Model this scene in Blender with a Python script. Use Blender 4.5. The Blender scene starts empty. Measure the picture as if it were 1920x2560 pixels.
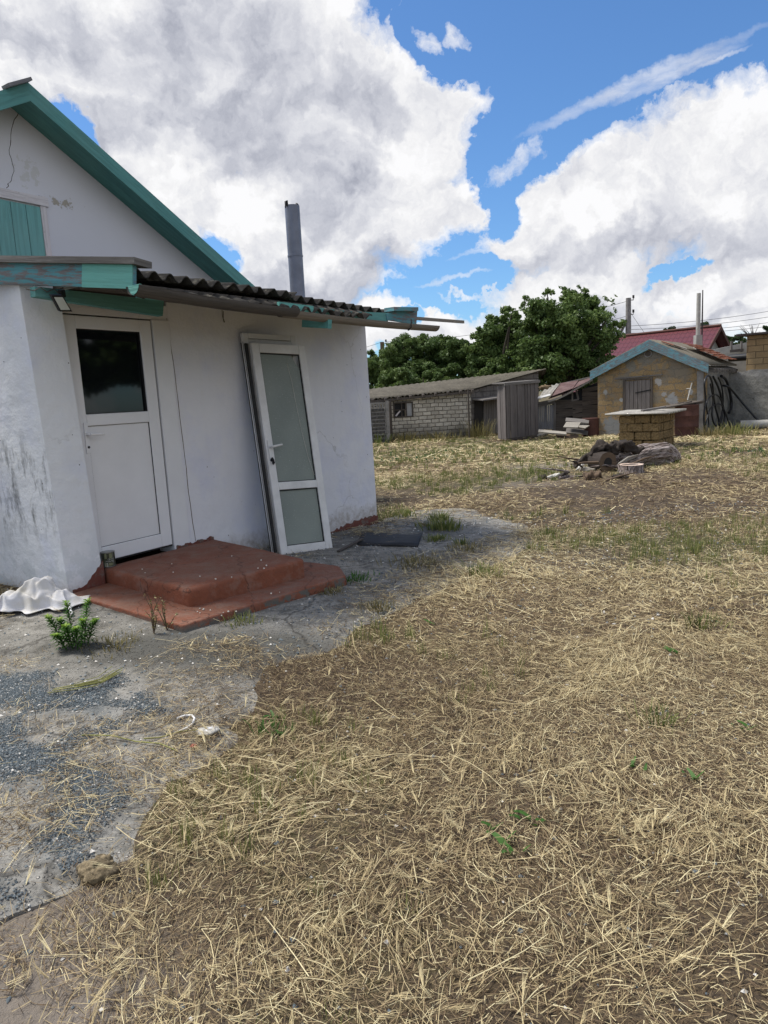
import bpy, math, random
import numpy as np
from mathutils import Vector, Matrix, geometry
random.seed(7); rng = np.random.default_rng(11)
S = bpy.context.scene; COL = S.collection
R = math.radians
# ------------------------------------------------------------------ camera calibration
F = 1775.; CX, CY = 960., 1280.; H = 1.55
ROLL = math.atan(.0526); PITCH = R(9.125)
cr, sr, cp, sp = math.cos(ROLL), math.sin(ROLL), math.cos(PITCH), math.sin(PITCH)
CAM = np.array([0, 0, H])
def ray(x, y):
    a0, a1 = (x-CX)/F, (CY-y)/F
    r = a0*cr+a1*sr; u = -a0*sr+a1*cr
    return np.array([r, cp+u*sp, -sp+u*cp])
def onplane(x, y, p, n):
    d = ray(x, y); return CAM+d*(np.dot(np.asarray(p)-CAM, n)/np.dot(d, n))
def D(x, y, dep):
    d = ray(x, y); return CAM+d*(dep/d[1])
def G0(x, y, z=0.):
    d = ray(x, y); return CAM+d*((z-H)/d[2])
TH = R(33.869)
U = np.array([math.sin(TH), math.cos(TH), 0]); V = np.array([math.cos(TH), -math.sin(TH), 0]); Z = np.array([0, 0, 1.])
P0 = np.array([-.0978, 8.7932, 0])
def hw(u, v, z): return P0+U*u+V*v+Z*z
def HP(x, y, v): return onplane(x, y, P0+V*v, V)
def zg(x, y):
    x = np.asarray(x, float); y = np.asarray(y, float)
    u = (x-P0[0])*U[0]+(y-P0[1])*U[1]; v = (x-P0[0])*V[0]+(y-P0[1])*V[1]
    a = np.clip(-u/4.3, 0, 1); b = np.clip(1-np.maximum(v, 0)/4, 0, 1)
    return .2*a*b
def G(x, y, dz=0.):
    z = 0.
    for _ in range(10):
        p = G0(x, y, z+dz); z = float(zg(p[0], p[1]))
    return p
# ------------------------------------------------------------------ materials
class NT:
    def __init__(s, nt): s.nt = nt
    def n(s, t, **k):
        n = s.nt.nodes.new(t)
        for a, b in k.items(): setattr(n, a, b)
        return n
    def lk(s, a, b): s.nt.links.new(a, b)
    def put(s, sock, v):
        if isinstance(v, bpy.types.NodeSocket): s.lk(v, sock)
        elif v is not None:
            try: sock.default_value = v
            except Exception: sock.default_value = (*v, 1.) if len(v) == 3 else v[0]
    def noise(s, vec, sc, det=4, ro=.55, dist=0.):
        n = s.n('ShaderNodeTexNoise'); s.put(n.inputs['Vector'], vec); n.inputs['Scale'].default_value = sc
        n.inputs['Detail'].default_value = det; n.inputs['Roughness'].default_value = ro; n.inputs['Distortion'].default_value = dist
        return n.outputs['Fac']
    def noisec(s, vec, sc, det=3, ro=.55):
        s.noise(vec, sc, det, ro); return s.nt.nodes[-1].outputs['Color']
    def vor(s, vec, sc, feat='F1', out='Distance', rnd=1.):
        n = s.n('ShaderNodeTexVoronoi', feature=feat); s.put(n.inputs['Vector'], vec); n.inputs['Scale'].default_value = sc
        n.inputs['Randomness'].default_value = rnd
        return n.outputs[out]
    def ramp(s, fac, pts):
        n = s.n('ShaderNodeValToRGB'); e = n.color_ramp.elements
        while len(e) < len(pts): e.new(.5)
        for i, (p, c) in enumerate(pts):
            e[i].position = p; e[i].color = (c, c, c, 1) if isinstance(c, (int, float)) else (*c, 1)
        s.put(n.inputs[0], fac); return n.outputs[0]
    def mix(s, fac, a, b, mode='MIX'):
        n = s.n('ShaderNodeMix', data_type='RGBA', blend_type=mode)
        s.put(n.inputs[0], fac); s.put(n.inputs[6], a); s.put(n.inputs[7], b); return n.outputs[2]
    def m(s, op, a, b=None, c=None, clamp=False):
        n = s.n('ShaderNodeMath', operation=op, use_clamp=clamp); s.put(n.inputs[0], a)
        if b is not None: s.put(n.inputs[1], b)
        if c is not None: s.put(n.inputs[2], c)
        return n.outputs[0]
    def vm(s, op, a, b=None, scale=None):
        n = s.n('ShaderNodeVectorMath', operation=op); s.put(n.inputs[0], a)
        if b is not None: s.put(n.inputs[1], b)
        if scale is not None: s.put(n.inputs['Scale'], scale)
        return n.outputs['Value'] if op in ('LENGTH', 'DOT_PRODUCT') else n.outputs['Vector']
    def mapv(s, vec, loc=(0, 0, 0), rot=(0, 0, 0), sc=(1, 1, 1), typ='POINT'):
        n = s.n('ShaderNodeMapping', vector_type=typ); s.put(n.inputs[0], vec)
        n.inputs[1].default_value = loc; n.inputs[2].default_value = rot; n.inputs[3].default_value = sc
        return n.outputs[0]
    def geo(s): return s.n('ShaderNodeNewGeometry').outputs['Position']
    def uv(s): return s.n('ShaderNodeUVMap').outputs[0]
    def att(s, name): return s.n('ShaderNodeAttribute', attribute_name=name).outputs['Fac']
    def bump(s, h, st=.3, dist=.01, nrm=None):
        n = s.n('ShaderNodeBump'); s.put(n.inputs['Height'], h); n.inputs['Strength'].default_value = st; n.inputs['Distance'].default_value = dist
        if nrm is not None: s.put(n.inputs['Normal'], nrm)
        return n.outputs[0]
    def sep(s, v):
        n = s.n('ShaderNodeSeparateXYZ'); s.put(n.inputs[0], v); return n.outputs
    def comb(s, x, y, z):
        n = s.n('ShaderNodeCombineXYZ'); s.put(n.inputs[0], x); s.put(n.inputs[1], y); s.put(n.inputs[2], z); return n.outputs[0]
def newmat(name):
    m = bpy.data.materials.new(name); m.use_nodes = True; t = NT(m.node_tree)
    b = m.node_tree.nodes['Principled BSDF']; b.inputs['Specular IOR Level'].default_value = .25
    return m, t, b
def fin(t, b, col, rough=.85, bump=None, metal=0., spec=None):
    t.put(b.inputs['Base Color'], col); t.put(b.inputs['Roughness'], rough); b.inputs['Metallic'].default_value = metal
    if spec is not None: b.inputs['Specular IOR Level'].default_value = spec
    if bump is not None: t.lk(bump, b.inputs['Normal'])
M = {}
def plaster(name, base, stain=.35, speck=True, mould=0., low=.0):
    m, t, b = newmat(name); g = t.geo()
    n1 = t.noise(g, 1.3, 6, .6); n2 = t.noise(g, 9, 5, .6); n3 = t.noise(g, 60, 3, .6)
    blu = t.noise(g, 2.1, 4, .6); strk = t.noise(t.mapv(g, sc=(5, 5, .6)), 1.6, 5, .65)
    c = t.mix(t.ramp(n1, [(.35, 0), (.7, stain)]), base, tuple(x*k for x, k in zip(base, (.84, .84, .88))))
    c = t.mix(t.ramp(strk, [(.52, 0), (.75, stain*.3)]), c, (base[0]*.72, base[1]*.72, base[2]*.72))
    c = t.mix(t.ramp(n2, [(.6, 0), (.72, .25)]), c, (base[0]*.9, base[1]*.87, base[2]*.8))
    c = t.mix(t.ramp(blu, [(.5, 0), (.7, .55)]), c, (base[0]*.82, base[1]*.84, base[2]*.97)); zl_ = t.m('ADD', t.sep(g)[2], t.m('MULTIPLY', t.noise(g, 6, 6, .7), -.35)); c = t.mix(t.m('MULTIPLY', t.ramp(zl_, [(-.02, .75), (.14, 0)]), t.ramp(t.noise(g, 18, 5, .7), [(.35, .3), (.6, 1)])), c, (.36, .31, .26))
    wk = t.vm('ADD', g, t.vm('SCALE', t.noisec(g, 4, 5), scale=.3)); ck = t.vor(wk, .55, 'DISTANCE_TO_EDGE'); c = t.mix(t.m('MULTIPLY', t.ramp(ck, [(.0008, .5), (.003, 0)]), t.ramp(t.noise(g, .8, 2), [(.45, 0), (.6, 1)])), c, (.3, .29, .28))
    if speck:
        v = t.vor(g, 7.5); c = t.mix(t.ramp(v, [(.03, 1), (.05, 0)]), c, (.06, .05, .05))
    if mould:
        z = t.sep(g)[2]
        side = t.ramp(t.vm('DOT_PRODUCT', t.n('ShaderNodeNewGeometry').outputs['Normal'], tuple(-U)), [(.3, 0), (.6, 1)]); mould = t.m('MULTIPLY', side, mould); zz = t.m('MULTIPLY', t.ramp(t.m('DIVIDE', z, 2.4), [(.2, 0), (.34, 1), (.52, 1), (.62, 0)]), mould)
        mm = t.noise(t.mapv(g, sc=(3, 3, 1.0)), 2.6, 9, .75)
        c = t.mix(t.m('MULTIPLY', t.ramp(mm, [(.5, 0), (.68, 1)]), zz), c, (.09, .095, .09))
        pz = t.ramp(t.m('DIVIDE', z, 2.4), [(.08, 1), (.32, 0)])
        pe = t.noise(g, 5, 7, .7)
        c = t.mix(t.m('MULTIPLY', t.ramp(pe, [(.5, 0), (.53, .8)]), pz), c, (.62, .66, .68))
    h = t.m('ADD', t.m('MULTIPLY', n2, .9), t.m('MULTIPLY_ADD', t.noise(t.mapv(g, sc=(1, 1, 1.8)), 3.5, 3, .5), 1.6, t.m('MULTIPLY', n3, .25)))
    fin(t, b, c, .9, t.bump(h, .6, .016)); M[name] = m
plaster('plaster', (.80, .80, .835)); plaster('plaster_end', (.82, .84, .865), .4, True, 1.)
# gable plaster with peeled areas
m, t, b = newmat('plaster_gable'); g = t.geo()
n1 = t.noise(g, .9, 6, .6); n2 = t.noise(g, 8, 6, .65)
c = t.mix(t.ramp(n1, [(.4, 0), (.7, .3)]), (.74, .74, .79), (.64, .64, .70))
ctr = HP(160, 510, -2.2); dv = t.vm('SUBTRACT', g, tuple(ctr)); dv = t.mapv(dv, sc=(1.2, 1.2, 3.6)); near = t.ramp(t.vm('LENGTH', dv), [(.08, 1), (.55, 0)])
pe = t.ramp(t.m('MULTIPLY', t.noise(g, 9, 8, .7), t.m('ADD', t.m('MULTIPLY', near, .58), .50)), [(.52, 0), (.545, .9)])
c = t.mix(pe, c, (.42, .38, .31))
c2 = HP(75, 440, -2.2); dv2 = t.mapv(t.vm('SUBTRACT', g, tuple(c2)), sc=(1.2, 1.2, 1.5)); near2 = t.ramp(t.vm('LENGTH', dv2), [(.1, 1), (.55, 0)])
pe2 = t.ramp(t.m('MULTIPLY', t.noise(g, 13, 8, .7), t.m('ADD', t.m('MULTIPLY', near2, .5), .5)), [(.5, 0), (.53, .6)])
c = t.mix(pe2, c, (.6, .6, .58))
fin(t, b, c, .9, t.bump(t.m('SUBTRACT', n2, pe), .5, .01)); M['plaster_gable'] = m
def wood(name, light, dark, grain=1., rough=.85, paint=None, chip=.5, knots=False):
    m, t, b = newmat(name); uv = t.uv()
    gr = t.ramp(t.noise(t.mapv(uv, sc=(1.6, 26, 1)), 1.2*grain, 6, .65, .6), [(.33, 0), (.67, 1)]); fn = t.noise(t.mapv(uv, sc=(7, 190, 1)), 1.0*grain, 3, .6)
    big = t.noise(uv, 1.7, 4, .6); g = t.geo(); w = t.noise(g, 1.7, 5, .6)
    c = t.mix(gr, dark, light); c = t.mix(t.ramp(fn, [(.45, 0), (.72, .55)]), c, tuple(x*.55 for x in dark))
    c = t.mix(t.ramp(t.noise(t.mapv(uv, sc=(.25, 1.3, 1)), 1.1, 2, .5), [(.3, 0), (.7, 1)]), t.mix(.4, c, tuple(x*.75 for x in dark)), t.mix(.25, c, tuple(x*1.35 for x in light))); c = t.mix(t.ramp(big, [(.3, 0), (.7, .35)]), c, tuple((a+bb)*.35 for a, bb in zip(light, dark)))
    if paint:
        pc = t.mix(t.ramp(gr, [(.3, .5), (.65, 0)]), paint, tuple(x*.6 for x in paint))
        pc = t.mix(t.ramp(w, [(.35, .4), (.7, 0)]), pc, (paint[0]*1.2+.02, paint[1]*.95, paint[2]*.9))
        msk = t.m('ADD', t.m('MULTIPLY', t.noise(t.mapv(uv, sc=(3, 14, 1)), 2.2, 8, .7), .7), t.m('MULTIPLY', w, .3))
        c = t.mix(t.ramp(msk, [(chip-.03, 0), (chip+.03, 1)]), pc, c)
    fin(t, b, c, rough, t.bump(t.m('ADD', gr, t.m('MULTIPLY', fn, .6)), .5, .006)); M[name] = m
wood('wood_grey', (.29, .27, .25), (.10, .09, .085)); wood('wood_weather', (.42, .40, .37), (.06, .054, .048)); wood('wood_dark', (.17, .145, .125), (.05, .043, .038)); wood('wood_pale', (.46, .43, .38), (.22, .20, .17))
wood('wood_outhouse', (.25, .225, .215), (.085, .075, .072)); wood('wood_brown', (.22, .155, .105), (.07, .05, .035)); wood('wood_silver', (.36, .36, .38), (.13, .125, .13))
wood('teal', (.30, .27, .25), (.10, .09, .085), paint=(.12, .335, .32), chip=.68)
wood('teal_worn', (.33, .31, .31), (.12, .11, .11), paint=(.11, .33, .38), chip=.50)
wood('teal_new', (.3, .4, .34), (.15, .2, .18), paint=(.16, .47, .42), chip=.8)
wood('teal_shutter', (.3, .35, .3), (.15, .18, .15), paint=(.19, .46, .45), chip=.68)
wood('blue_worn', (.27, .30, .33), (.13, .14, .15), paint=(.13, .33, .40), chip=.5)
wood('white_wood', (.5, .46, .4), (.2, .17, .14), paint=(.72, .72, .74), chip=.62)
wood('gutter_grey', (.16, .145, .13), (.055, .05, .046)); wood('gutter_pale', (.34, .30, .255), (.17, .15, .125))
def slate(name, base, lich=(.34, .33, .26), amt=.5):
    m, t, b = newmat(name); g = t.geo(); n = t.noise(g, 2.2, 8, .7); n2 = t.noise(g, 30, 5, .7); v = t.noise(t.mapv(g, sc=(1, 1, 1)), 12, 7, .75)
    c = t.mix(t.ramp(n, [(.35, 0), (.65, 1)]), tuple(x*.55 for x in base), base)
    c = t.mix(t.ramp(v, [(.54, 0), (.66, amt)]), c, lich); c = t.mix(t.ramp(n2, [(.5, 0), (.7, .6)]), c, tuple(x*.35 for x in base))
    fin(t, b, c, .95, t.bump(n2, .4, .01)); M[name] = m
slate('slate_dark', (.075, .068, .06), (.27, .25, .20), .75); slate('slate_old', (.185, .165, .13), (.27, .25, .19), .6); slate('slate_pale', (.42, .40, .36), (.55, .52, .46), .5)
def simple(name, col, rough=.6, metal=0., nsc=14, var=.25, bmp=.15, spec=None):
    m, t, b = newmat(name); g = t.geo(); n = t.noise(g, nsc, 6, .65)
    c = t.mix(t.ramp(n, [(.35, 0), (.7, 1)]), tuple(x*(1-var) for x in col), tuple(min(1, x*(1+var*.5)) for x in col))
    fin(t, b, c, rough, t.bump(n, bmp, .005), metal, spec); M[name] = m
simple('pvc', (.80, .80, .82), .35, nsc=3, var=.05, bmp=.02, spec=.5); simple('pvc_old', (.76, .76, .76), .45, nsc=5, var=.14, bmp=.05, spec=.4)
simple('gasket', (.03, .03, .032), .6); simple('black', (.018, .018, .02), .5); simple('hose', (.02, .021, .024), .42, nsc=8, spec=.4)
simple('grey_metal', (.21, .23, .29), .45, .15, nsc=5, var=.2); simple('asbestos', (.45, .44, .41), .9, nsc=9, var=.25, bmp=.3); simple('pole_concrete', (.27, .26, .25), .9, nsc=6, var=.3)
simple('rubber', (.032, .034, .039), .7, nsc=5, var=.4); wood('char', (.085, .068, .058), (.018, .015, .013)); simple('bottle', (.7, .7, .7), .4)
simple('led_lens', (.62, .68, .66), .3, nsc=2, var=.04); simple('wire', (.12, .12, .13), .6); simple('pebble_white', (.75, .73, .68), .7); simple('snail', (.78, .74, .66), .6)
simple('red_shard', (.30, .08, .06), .7); simple('shell_in', (.60, .62, .68), .35, nsc=20, var=.3); simple('concrete_wall', (.40, .395, .37), .95, nsc=3, var=.25, bmp=.4); simple('dung', (.22, .175, .11), .95, nsc=40, var=.7, bmp=1.)
simple('steel_thin', (.06, .05, .05), .6, .3); simple('gable_pale', (.42, .42, .42), .9, nsc=5, var=.15)
# dark door glass, frosted glass
m, t, b = newmat('glass_dark'); fin(t, b, (.006, .008, .010), .04, None, 0, .5); M['glass_dark'] = m
m, t, b = newmat('glass_frost'); g = t.geo(); n = t.noise(t.mapv(g, sc=(1, 1, 3.2)), 34, 3, .6); sparkle = t.ramp(t.vor(g, 62), [(.10, 1), (.24, 0)])
z = t.noise(g, 1.4, 3, .5)
c = t.mix(t.ramp(z, [(.35, 0), (.7, 1)]), (.19, .225, .21), (.27, .31, .285)); c = t.mix(t.m('MULTIPLY', sparkle, t.ramp(n, [(.46, 0), (.6, .9)])), c, (.45, .48, .455))  # pale dots put painted glints into the frosted glass colour
fin(t, b, c, .32, t.bump(n, .5, .006), 0, .45); M['glass_frost'] = m
# painted steps
m, t, b = newmat('step_paint'); g = t.geo(); n = t.noise(g, 3, 7, .65); n2 = t.noise(g, 26, 6, .7); n3 = t.noise(g, 6, 6, .7)
c = t.mix(t.ramp(n, [(.3, 0), (.7, 1)]), (.19, .064, .034), (.28, .098, .056)); c = t.mix(t.ramp(n2, [(.5, 0), (.75, .5)]), c, (.12, .06, .045))
c = t.mix(t.ramp(n3, [(.5, 0), (.68, .8)]), c, (.25, .155, .12))
nz = t.sep(t.n('ShaderNodeNewGeometry').outputs['Normal'])[2]; dust = t.m('MULTIPLY', t.ramp(nz, [(.6, 0), (.9, 1)]), t.ramp(t.m('ADD', t.m('MULTIPLY', t.noise(g, 4, 7, .7), .6), t.m('MULTIPLY', t.noise(g, 45, 4, .7), .4)), [(.42, 0), (.62, .75)])); c = t.mix(dust, c, (.215, .14, .105)); wk = t.vm('ADD', g, t.vm('SCALE', t.noisec(g, 5, 4), scale=.25)); c = t.mix(t.ramp(t.vor(wk, 1.5, 'DISTANCE_TO_EDGE'), [(.002, .7), (.008, 0)]), c, (.05, .025, .02)); zz = t.sep(g)[2]
edge = t.m('MULTIPLY', t.ramp(nz, [(.2, 1), (.5, 0)]), t.ramp(t.noise(g, 5.5, 8, .7), [(.46, 0), (.50, 1)])); low = t.ramp(zz, [(.15, 1), (.2, 0)])
c = t.mix(t.m('MULTIPLY', edge, low), c, (.13, .125, .11))
fin(t, b, c, .75, t.bump(t.m('ADD', n3, t.m('MULTIPLY', n2, .5)), .9, .016), 0, .3); M['step_paint'] = m
m, t, b = newmat('plinth_paint'); g = t.geo(); n = t.noise(g, 12, 8, .7)
fin(t, b, t.mix(t.ramp(n, [(.5, 0), (.6, 1)]), (.17, .06, .045), (.16, .13, .11)), .8, t.bump(n, .6, .01)); M['plinth_paint'] = m
# block masonry (UV in metres)
def masonry(name, bw, bh, mort, cols, mcol, smear=.5, dist=.03, rough=.95, patch=None, pits=.5, dark_low=0.):
    m, t, b = newmat(name); uv = t.uv(); g = t.geo()
    w = t.noisec(uv, 2.2, 4); w2 = t.noisec(uv, 9, 3)
    q = t.vm('ADD', uv, t.vm('SCALE', t.vm('SUBTRACT', w, (0.39, 0.39, 0.39)), scale=dist*2.4)); q = t.vm('ADD', q, t.vm('SCALE', t.vm('SUBTRACT', w2, (0.39, 0.39, 0.39)), scale=dist))
    br = t.n('ShaderNodeTexBrick', offset=.5, squash=1.); t.put(br.inputs['Vector'], q); br.inputs['Scale'].default_value = 1
    br.inputs['Brick Width'].default_value = bw; br.inputs['Row Height'].default_value = bh; br.inputs['Mortar Size'].default_value = mort; br.inputs['Mortar Smooth'].default_value = .3; br.inputs['Bias'].default_value = -.1
    br.inputs['Color1'].default_value = (*cols[0], 1); br.inputs['Color2'].default_value = (*cols[1], 1); br.inputs['Mortar'].default_value = (*mcol, 1)
    n = t.noise(g, 5, 6, .65); n2 = t.noise(g, 40, 5, .7); n3 = t.noise(g, 1.6, 6, .65)
    c = t.mix(t.ramp(n, [(.35, 0), (.68, .65)]), br.outputs['Color'], cols[2]); c = t.mix(t.ramp(n2, [(.48, 0), (.68, pits)]), c, tuple(x*.42 for x in cols[1]))
    if smear: c = t.mix(t.ramp(n3, [(.52, 0), (.6, smear)]), c, mcol)
    if patch:
        for (pp, rr, cc) in patch:
            dd = t.vm('LENGTH', t.vm('SUBTRACT', g, tuple(pp))); k = t.m('SUBTRACT', t.m('ADD', t.m('MULTIPLY', t.noise(g, 7, 8, .78), rr*2.2), rr*-.25), dd)
            c = t.mix(t.ramp(t.m('MULTIPLY', k, 12), [(.4, 0), (.6, 1)]), c, cc)
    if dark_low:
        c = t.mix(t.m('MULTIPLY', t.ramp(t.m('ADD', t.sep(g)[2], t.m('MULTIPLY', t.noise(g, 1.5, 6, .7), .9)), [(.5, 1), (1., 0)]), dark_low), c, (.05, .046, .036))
    h = t.m('ADD', t.m('MULTIPLY', br.outputs['Fac'], -1.), t.m('MULTIPLY', n2, .5))
    fin(t, b, c, rough, t.bump(h, .8, .02)); M[name] = m
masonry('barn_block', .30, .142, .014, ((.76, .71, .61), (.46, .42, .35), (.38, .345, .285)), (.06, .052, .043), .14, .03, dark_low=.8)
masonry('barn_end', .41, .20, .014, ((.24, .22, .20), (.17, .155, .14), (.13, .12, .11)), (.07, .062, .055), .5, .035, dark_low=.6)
masonry('right_block', .46, .20, .012, ((.40, .29, .16), (.33, .235, .125), (.29, .21, .12)), (.12, .09, .06), 0, .012, pits=.35)
# rubble shellstone front: created later with patches (needs positions)
m, t, b = newmat('shell_block'); g = t.geo(); n = t.noise(g, 26, 6, .7); v = t.vor(g, 46); n1 = t.noise(g, 3, 4, .6)
c = t.mix(n1, (.36, .25, .12), (.26, .18, .09)); c = t.mix(t.ramp(n, [(.45, 0), (.65, .85)]), c, (.09, .06, .03)); c = t.mix(t.ramp(v, [(.12, .8), (.3, 0)]), c, (.06, .042, .022))
fin(t, b, c, .95, t.bump(n, 1., .03)); M['shell_block'] = m
m, t, b = newmat('yard_wall'); g = t.geo(); n = t.noise(g, 1.3, 8, .7); n2 = t.noise(g, 8, 8, .7); v = t.vor(g, 5)
c = t.mix(t.ramp(n, [(.35, 0), (.65, 1)]), (.17, .17, .16), (.33, .325, .30)); c = t.mix(t.ramp(n2, [(.55, 0), (.66, .7)]), c, (.1, .095, .085))
c = t.mix(t.ramp(t.m('DIVIDE', t.m('ADD', t.sep(g)[2], t.m('MULTIPLY', n2, .5)), 2.), [(.86, 0), (.97, .75)]), c, (0.35, 0.34, 0.33))
fin(t, b, c, .95, t.bump(t.m('ADD', n2, t.m('MULTIPLY', v, .5)), .9, .05)); M['yard_wall'] = m
# rust
def rust(name, a, bcol, cdark):
    m, t, b = newmat(name); g = t.geo(); n = t.noise(g, 4, 8, .7); n2 = t.noise(g, 22, 6, .7); st = t.noise(t.mapv(g, sc=(6, 6, .6)), 2, 5, .6)
    c = t.mix(t.ramp(n, [(.35, 0), (.65, 1)]), a, bcol); c = t.mix(t.ramp(n2, [(.5, 0), (.7, .6)]), c, cdark); c = t.mix(t.ramp(st, [(.55, 0), (.75, .5)]), c, cdark)
    fin(t, b, c, .75, t.bump(n2, .4, .006), .1); M[name] = m
rust('rust', (.085, .04, .033), (.125, .058, .045), (.05, .026, .022)); rust('rust_roof', (.10, .052, .048), (.17, .115, .105), (.07, .045, .04)); rust('clay_tile', (.27, .10, .06), (.35, .15, .09), (.12, .055, .04))
# red metal tile roof
m, t, b = newmat('red_tile'); uv = t.uv(); x, y, _z = t.sep(uv)
fy = t.m('FRACT', t.m('DIVIDE', y, .35)); wv = t.m('SINE', t.m('MULTIPLY', x, 2*math.pi/.23)); fy2 = t.m('FRACT', t.m('ADD', t.m('DIVIDE', y, .35), t.m('MULTIPLY', wv, .1)))
h = t.m('ADD', t.m('MULTIPLY', wv, .35), t.m('MULTIPLY', fy2, -1.)); g = t.geo()
c = t.mix(t.noise(g, 1.2, 5, .6), (.10, .026, .032), (.15, .044, .05)); c = t.mix(t.ramp(fy2, [(.0, .85), (.14, 0)]), c, (.02, .008, .01))
fin(t, b, c, .4, t.bump(h, 1., .05), 0, .4); M['red_tile'] = m
# foliage
def foliage(name, a, bcol, tip):
    m, t, b = newmat(name); r = t.att('rnd'); c = t.ramp(r, [(0, a), (.55, bcol), (1, tip)])
    tr = t.n('ShaderNodeBsdfTranslucent'); t.lk(c, tr.inputs[0]); mx = t.n('ShaderNodeMixShader'); mx.inputs[0].default_value = .3
    t.lk(c, b.inputs['Base Color']); b.inputs['Roughness'].default_value = .55; b.inputs['Specular IOR Level'].default_value = .3
    t.lk(b.outputs[0], mx.inputs[1]); t.lk(tr.outputs[0], mx.inputs[2]); t.lk(mx.outputs[0], m.node_tree.nodes['Material Output'].inputs[0]); M[name] = m
foliage('leaf_tree', (.045, .08, .025), (.105, .165, .045), (.19, .26, .075)); foliage('leaf_hedge', (.042, .076, .022), (.095, .15, .042), (.165, .225, .065)); foliage('leaf_far', (.03, .05, .02), (.05, .085, .03), (.08, .12, .04))
foliage('leaf_weed', (.05, .13, .025), (.10, .23, .04), (.27, .40, .05)); foliage('grass_green', (.08, .12, .03), (.19, .22, .065), (.38, .35, .14)); foliage('weed_dry', (.12, .11, .04), (.25, .21, .09), (.42, .35, .18)); foliage('clover', (.04, .11, .05), (.08, .17, .07), (.14, .25, .1))
m, t, b = newmat('straw'); r = t.att('rnd')
c = t.ramp(r, [(0, (.05, .034, .022)), (.28, (.15, .10, .058)), (.55, (.33, .25, .14)), (.8, (.58, .475, .265)), (1, (.77, .68, .42))])
tr = t.n('ShaderNodeBsdfTranslucent'); t.lk(c, tr.inputs[0]); mx = t.n('ShaderNodeMixShader'); mx.inputs[0].default_value = .15
t.lk(c, b.inputs['Base Color']); b.inputs['Roughness'].default_value = .6; t.lk(b.outputs[0], mx.inputs[1]); t.lk(tr.outputs[0], mx.inputs[2]); t.lk(mx.outputs[0], m.node_tree.nodes['Material Output'].inputs[0]); M['straw'] = m
# ground
m, t, b = newmat('soil'); g = t.geo(); n0 = t.noise(g, .35, 6, .6); n1 = t.noise(g, 2.2, 8, .65); n2 = t.noise(g, 24, 7, .7); n3 = t.noise(g, 130, 3, .7); dry = t.att('dry'); grn = t.att('grn'); pale = t.att('pale')
c = t.mix(t.ramp(n1, [(.3, 0), (.7, 1)]), (.048, .036, .027), (.092, .070, .051)); c = t.mix(t.ramp(n2, [(.5, 0), (.7, .8)]), c, (.05, .036, .026))
chaff = t.ramp(t.m('ADD', t.m('MULTIPLY', n3, .55), t.m('MULTIPLY', n2, .45)), [(.42, 0), (.60, 1)])
c = t.mix(t.m('MULTIPLY', chaff, t.ramp(dry, [(0, .08), (1, .55)])), c, (.30, .215, .105))
c = t.mix(t.m('MULTIPLY', t.ramp(n2, [(.4, 0), (.6, .8)]), grn), c, (.10, .115, .038)); c = t.mix(t.m('MULTIPLY', pale, t.ramp(n1, [(.3, .4), (.6, 1)])), c, (.27, .235, .20))
fin(t, b, c, .95, t.bump(t.m('ADD', t.m('MULTIPLY', n2, .8), t.m('MULTIPLY', n3, .3)), .9, .03)); M['soil'] = m
m, t, b = newmat('concrete'); g = t.geo(); n1 = t.noise(g, 1.1, 7, .65); n2 = t.noise(g, 7, 7, .7); n3 = t.noise(g, 70, 4, .7); v = t.vor(g, 60); vc = t.vor(g, 60, out='Color'); damp = t.att('damp')
c = t.mix(t.ramp(n1, [(.32, 0), (.62, 1)]), (.20, .192, .172), (.345, .33, .297)); c = t.mix(t.ramp(n2, [(.46, 0), (.62, .8)]), c, (.105, .10, .088))
peb = t.m('MULTIPLY', t.ramp(v, [(.28, 1), (.42, 0)]), t.ramp(t.sep(vc)[0], [(.45, 0), (.75, 1)])); c = t.mix(t.m('MULTIPLY', peb, t.ramp(t.noise(g, 1.8, 4), [(.35, .35), (.6, 1)])), c, t.mix(t.sep(vc)[1], (.16, .15, .13), (.58, .55, .50)))
c = t.mix(damp, c, (.085, .084, .075)); c = t.mix(t.m('MULTIPLY', t.att('grav'), t.ramp(n3, [(.3, .6), (.6, 1)])), c, (.085, .105, .118)); wn = t.vm('ADD', g, t.vm('SCALE', t.noisec(g, 3, 4), scale=.35))
ck = t.vor(wn, .75, 'DISTANCE_TO_EDGE'); c = t.mix(t.ramp(ck, [(.003, .6), (.012, 0)]), c, (.04, .036, .03))
fin(t, b, c, .93, t.bump(t.m('ADD', t.m('ADD', t.m('MULTIPLY', n2, .5), t.m('MULTIPLY', n3, .3)), t.m('MULTIPLY', peb, .5)), 1., .03)); M['concrete'] = m
m, t, b = newmat('gravel'); r = t.att('rnd'); fin(t, b, t.ramp(r, [(0, (.035, .046, .056)), (.5, (.068, .088, .104)), (.85, (.13, .155, .17)), (.97, (.26, .26, .25)), (1, (.6, .58, .54))]), .8); M['gravel'] = m
m, t, b = newmat('cloth'); g = t.geo(); n = t.noise(g, 9, 5, .6); fin(t, b, t.mix(t.ramp(n, [(.4, 0), (.7, 1)]), (.66, .66, .69), (.56, .53, .46)), .75, t.bump(t.noise(g, 22, 5, .6), .35, .01)); M['cloth'] = m
m, t, b = newmat('bark'); uv = t.uv(); g = t.geo(); gr = t.noise(t.mapv(uv, sc=(2.2, 16, 1)), 1.6, 8, .7, 1.2); n = t.noise(g, 7, 5, .6)
c = t.mix(t.ramp(gr, [(.42, 0), (.58, 1)]), (.045, .033, .029), (.58, .50, .47)); c = t.mix(t.ramp(n, [(.45, 0), (.7, .5)]), c, (.16, .10, .075)); fin(t, b, c, .9, t.bump(gr, 1., .06)); M['bark'] = m
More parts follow.
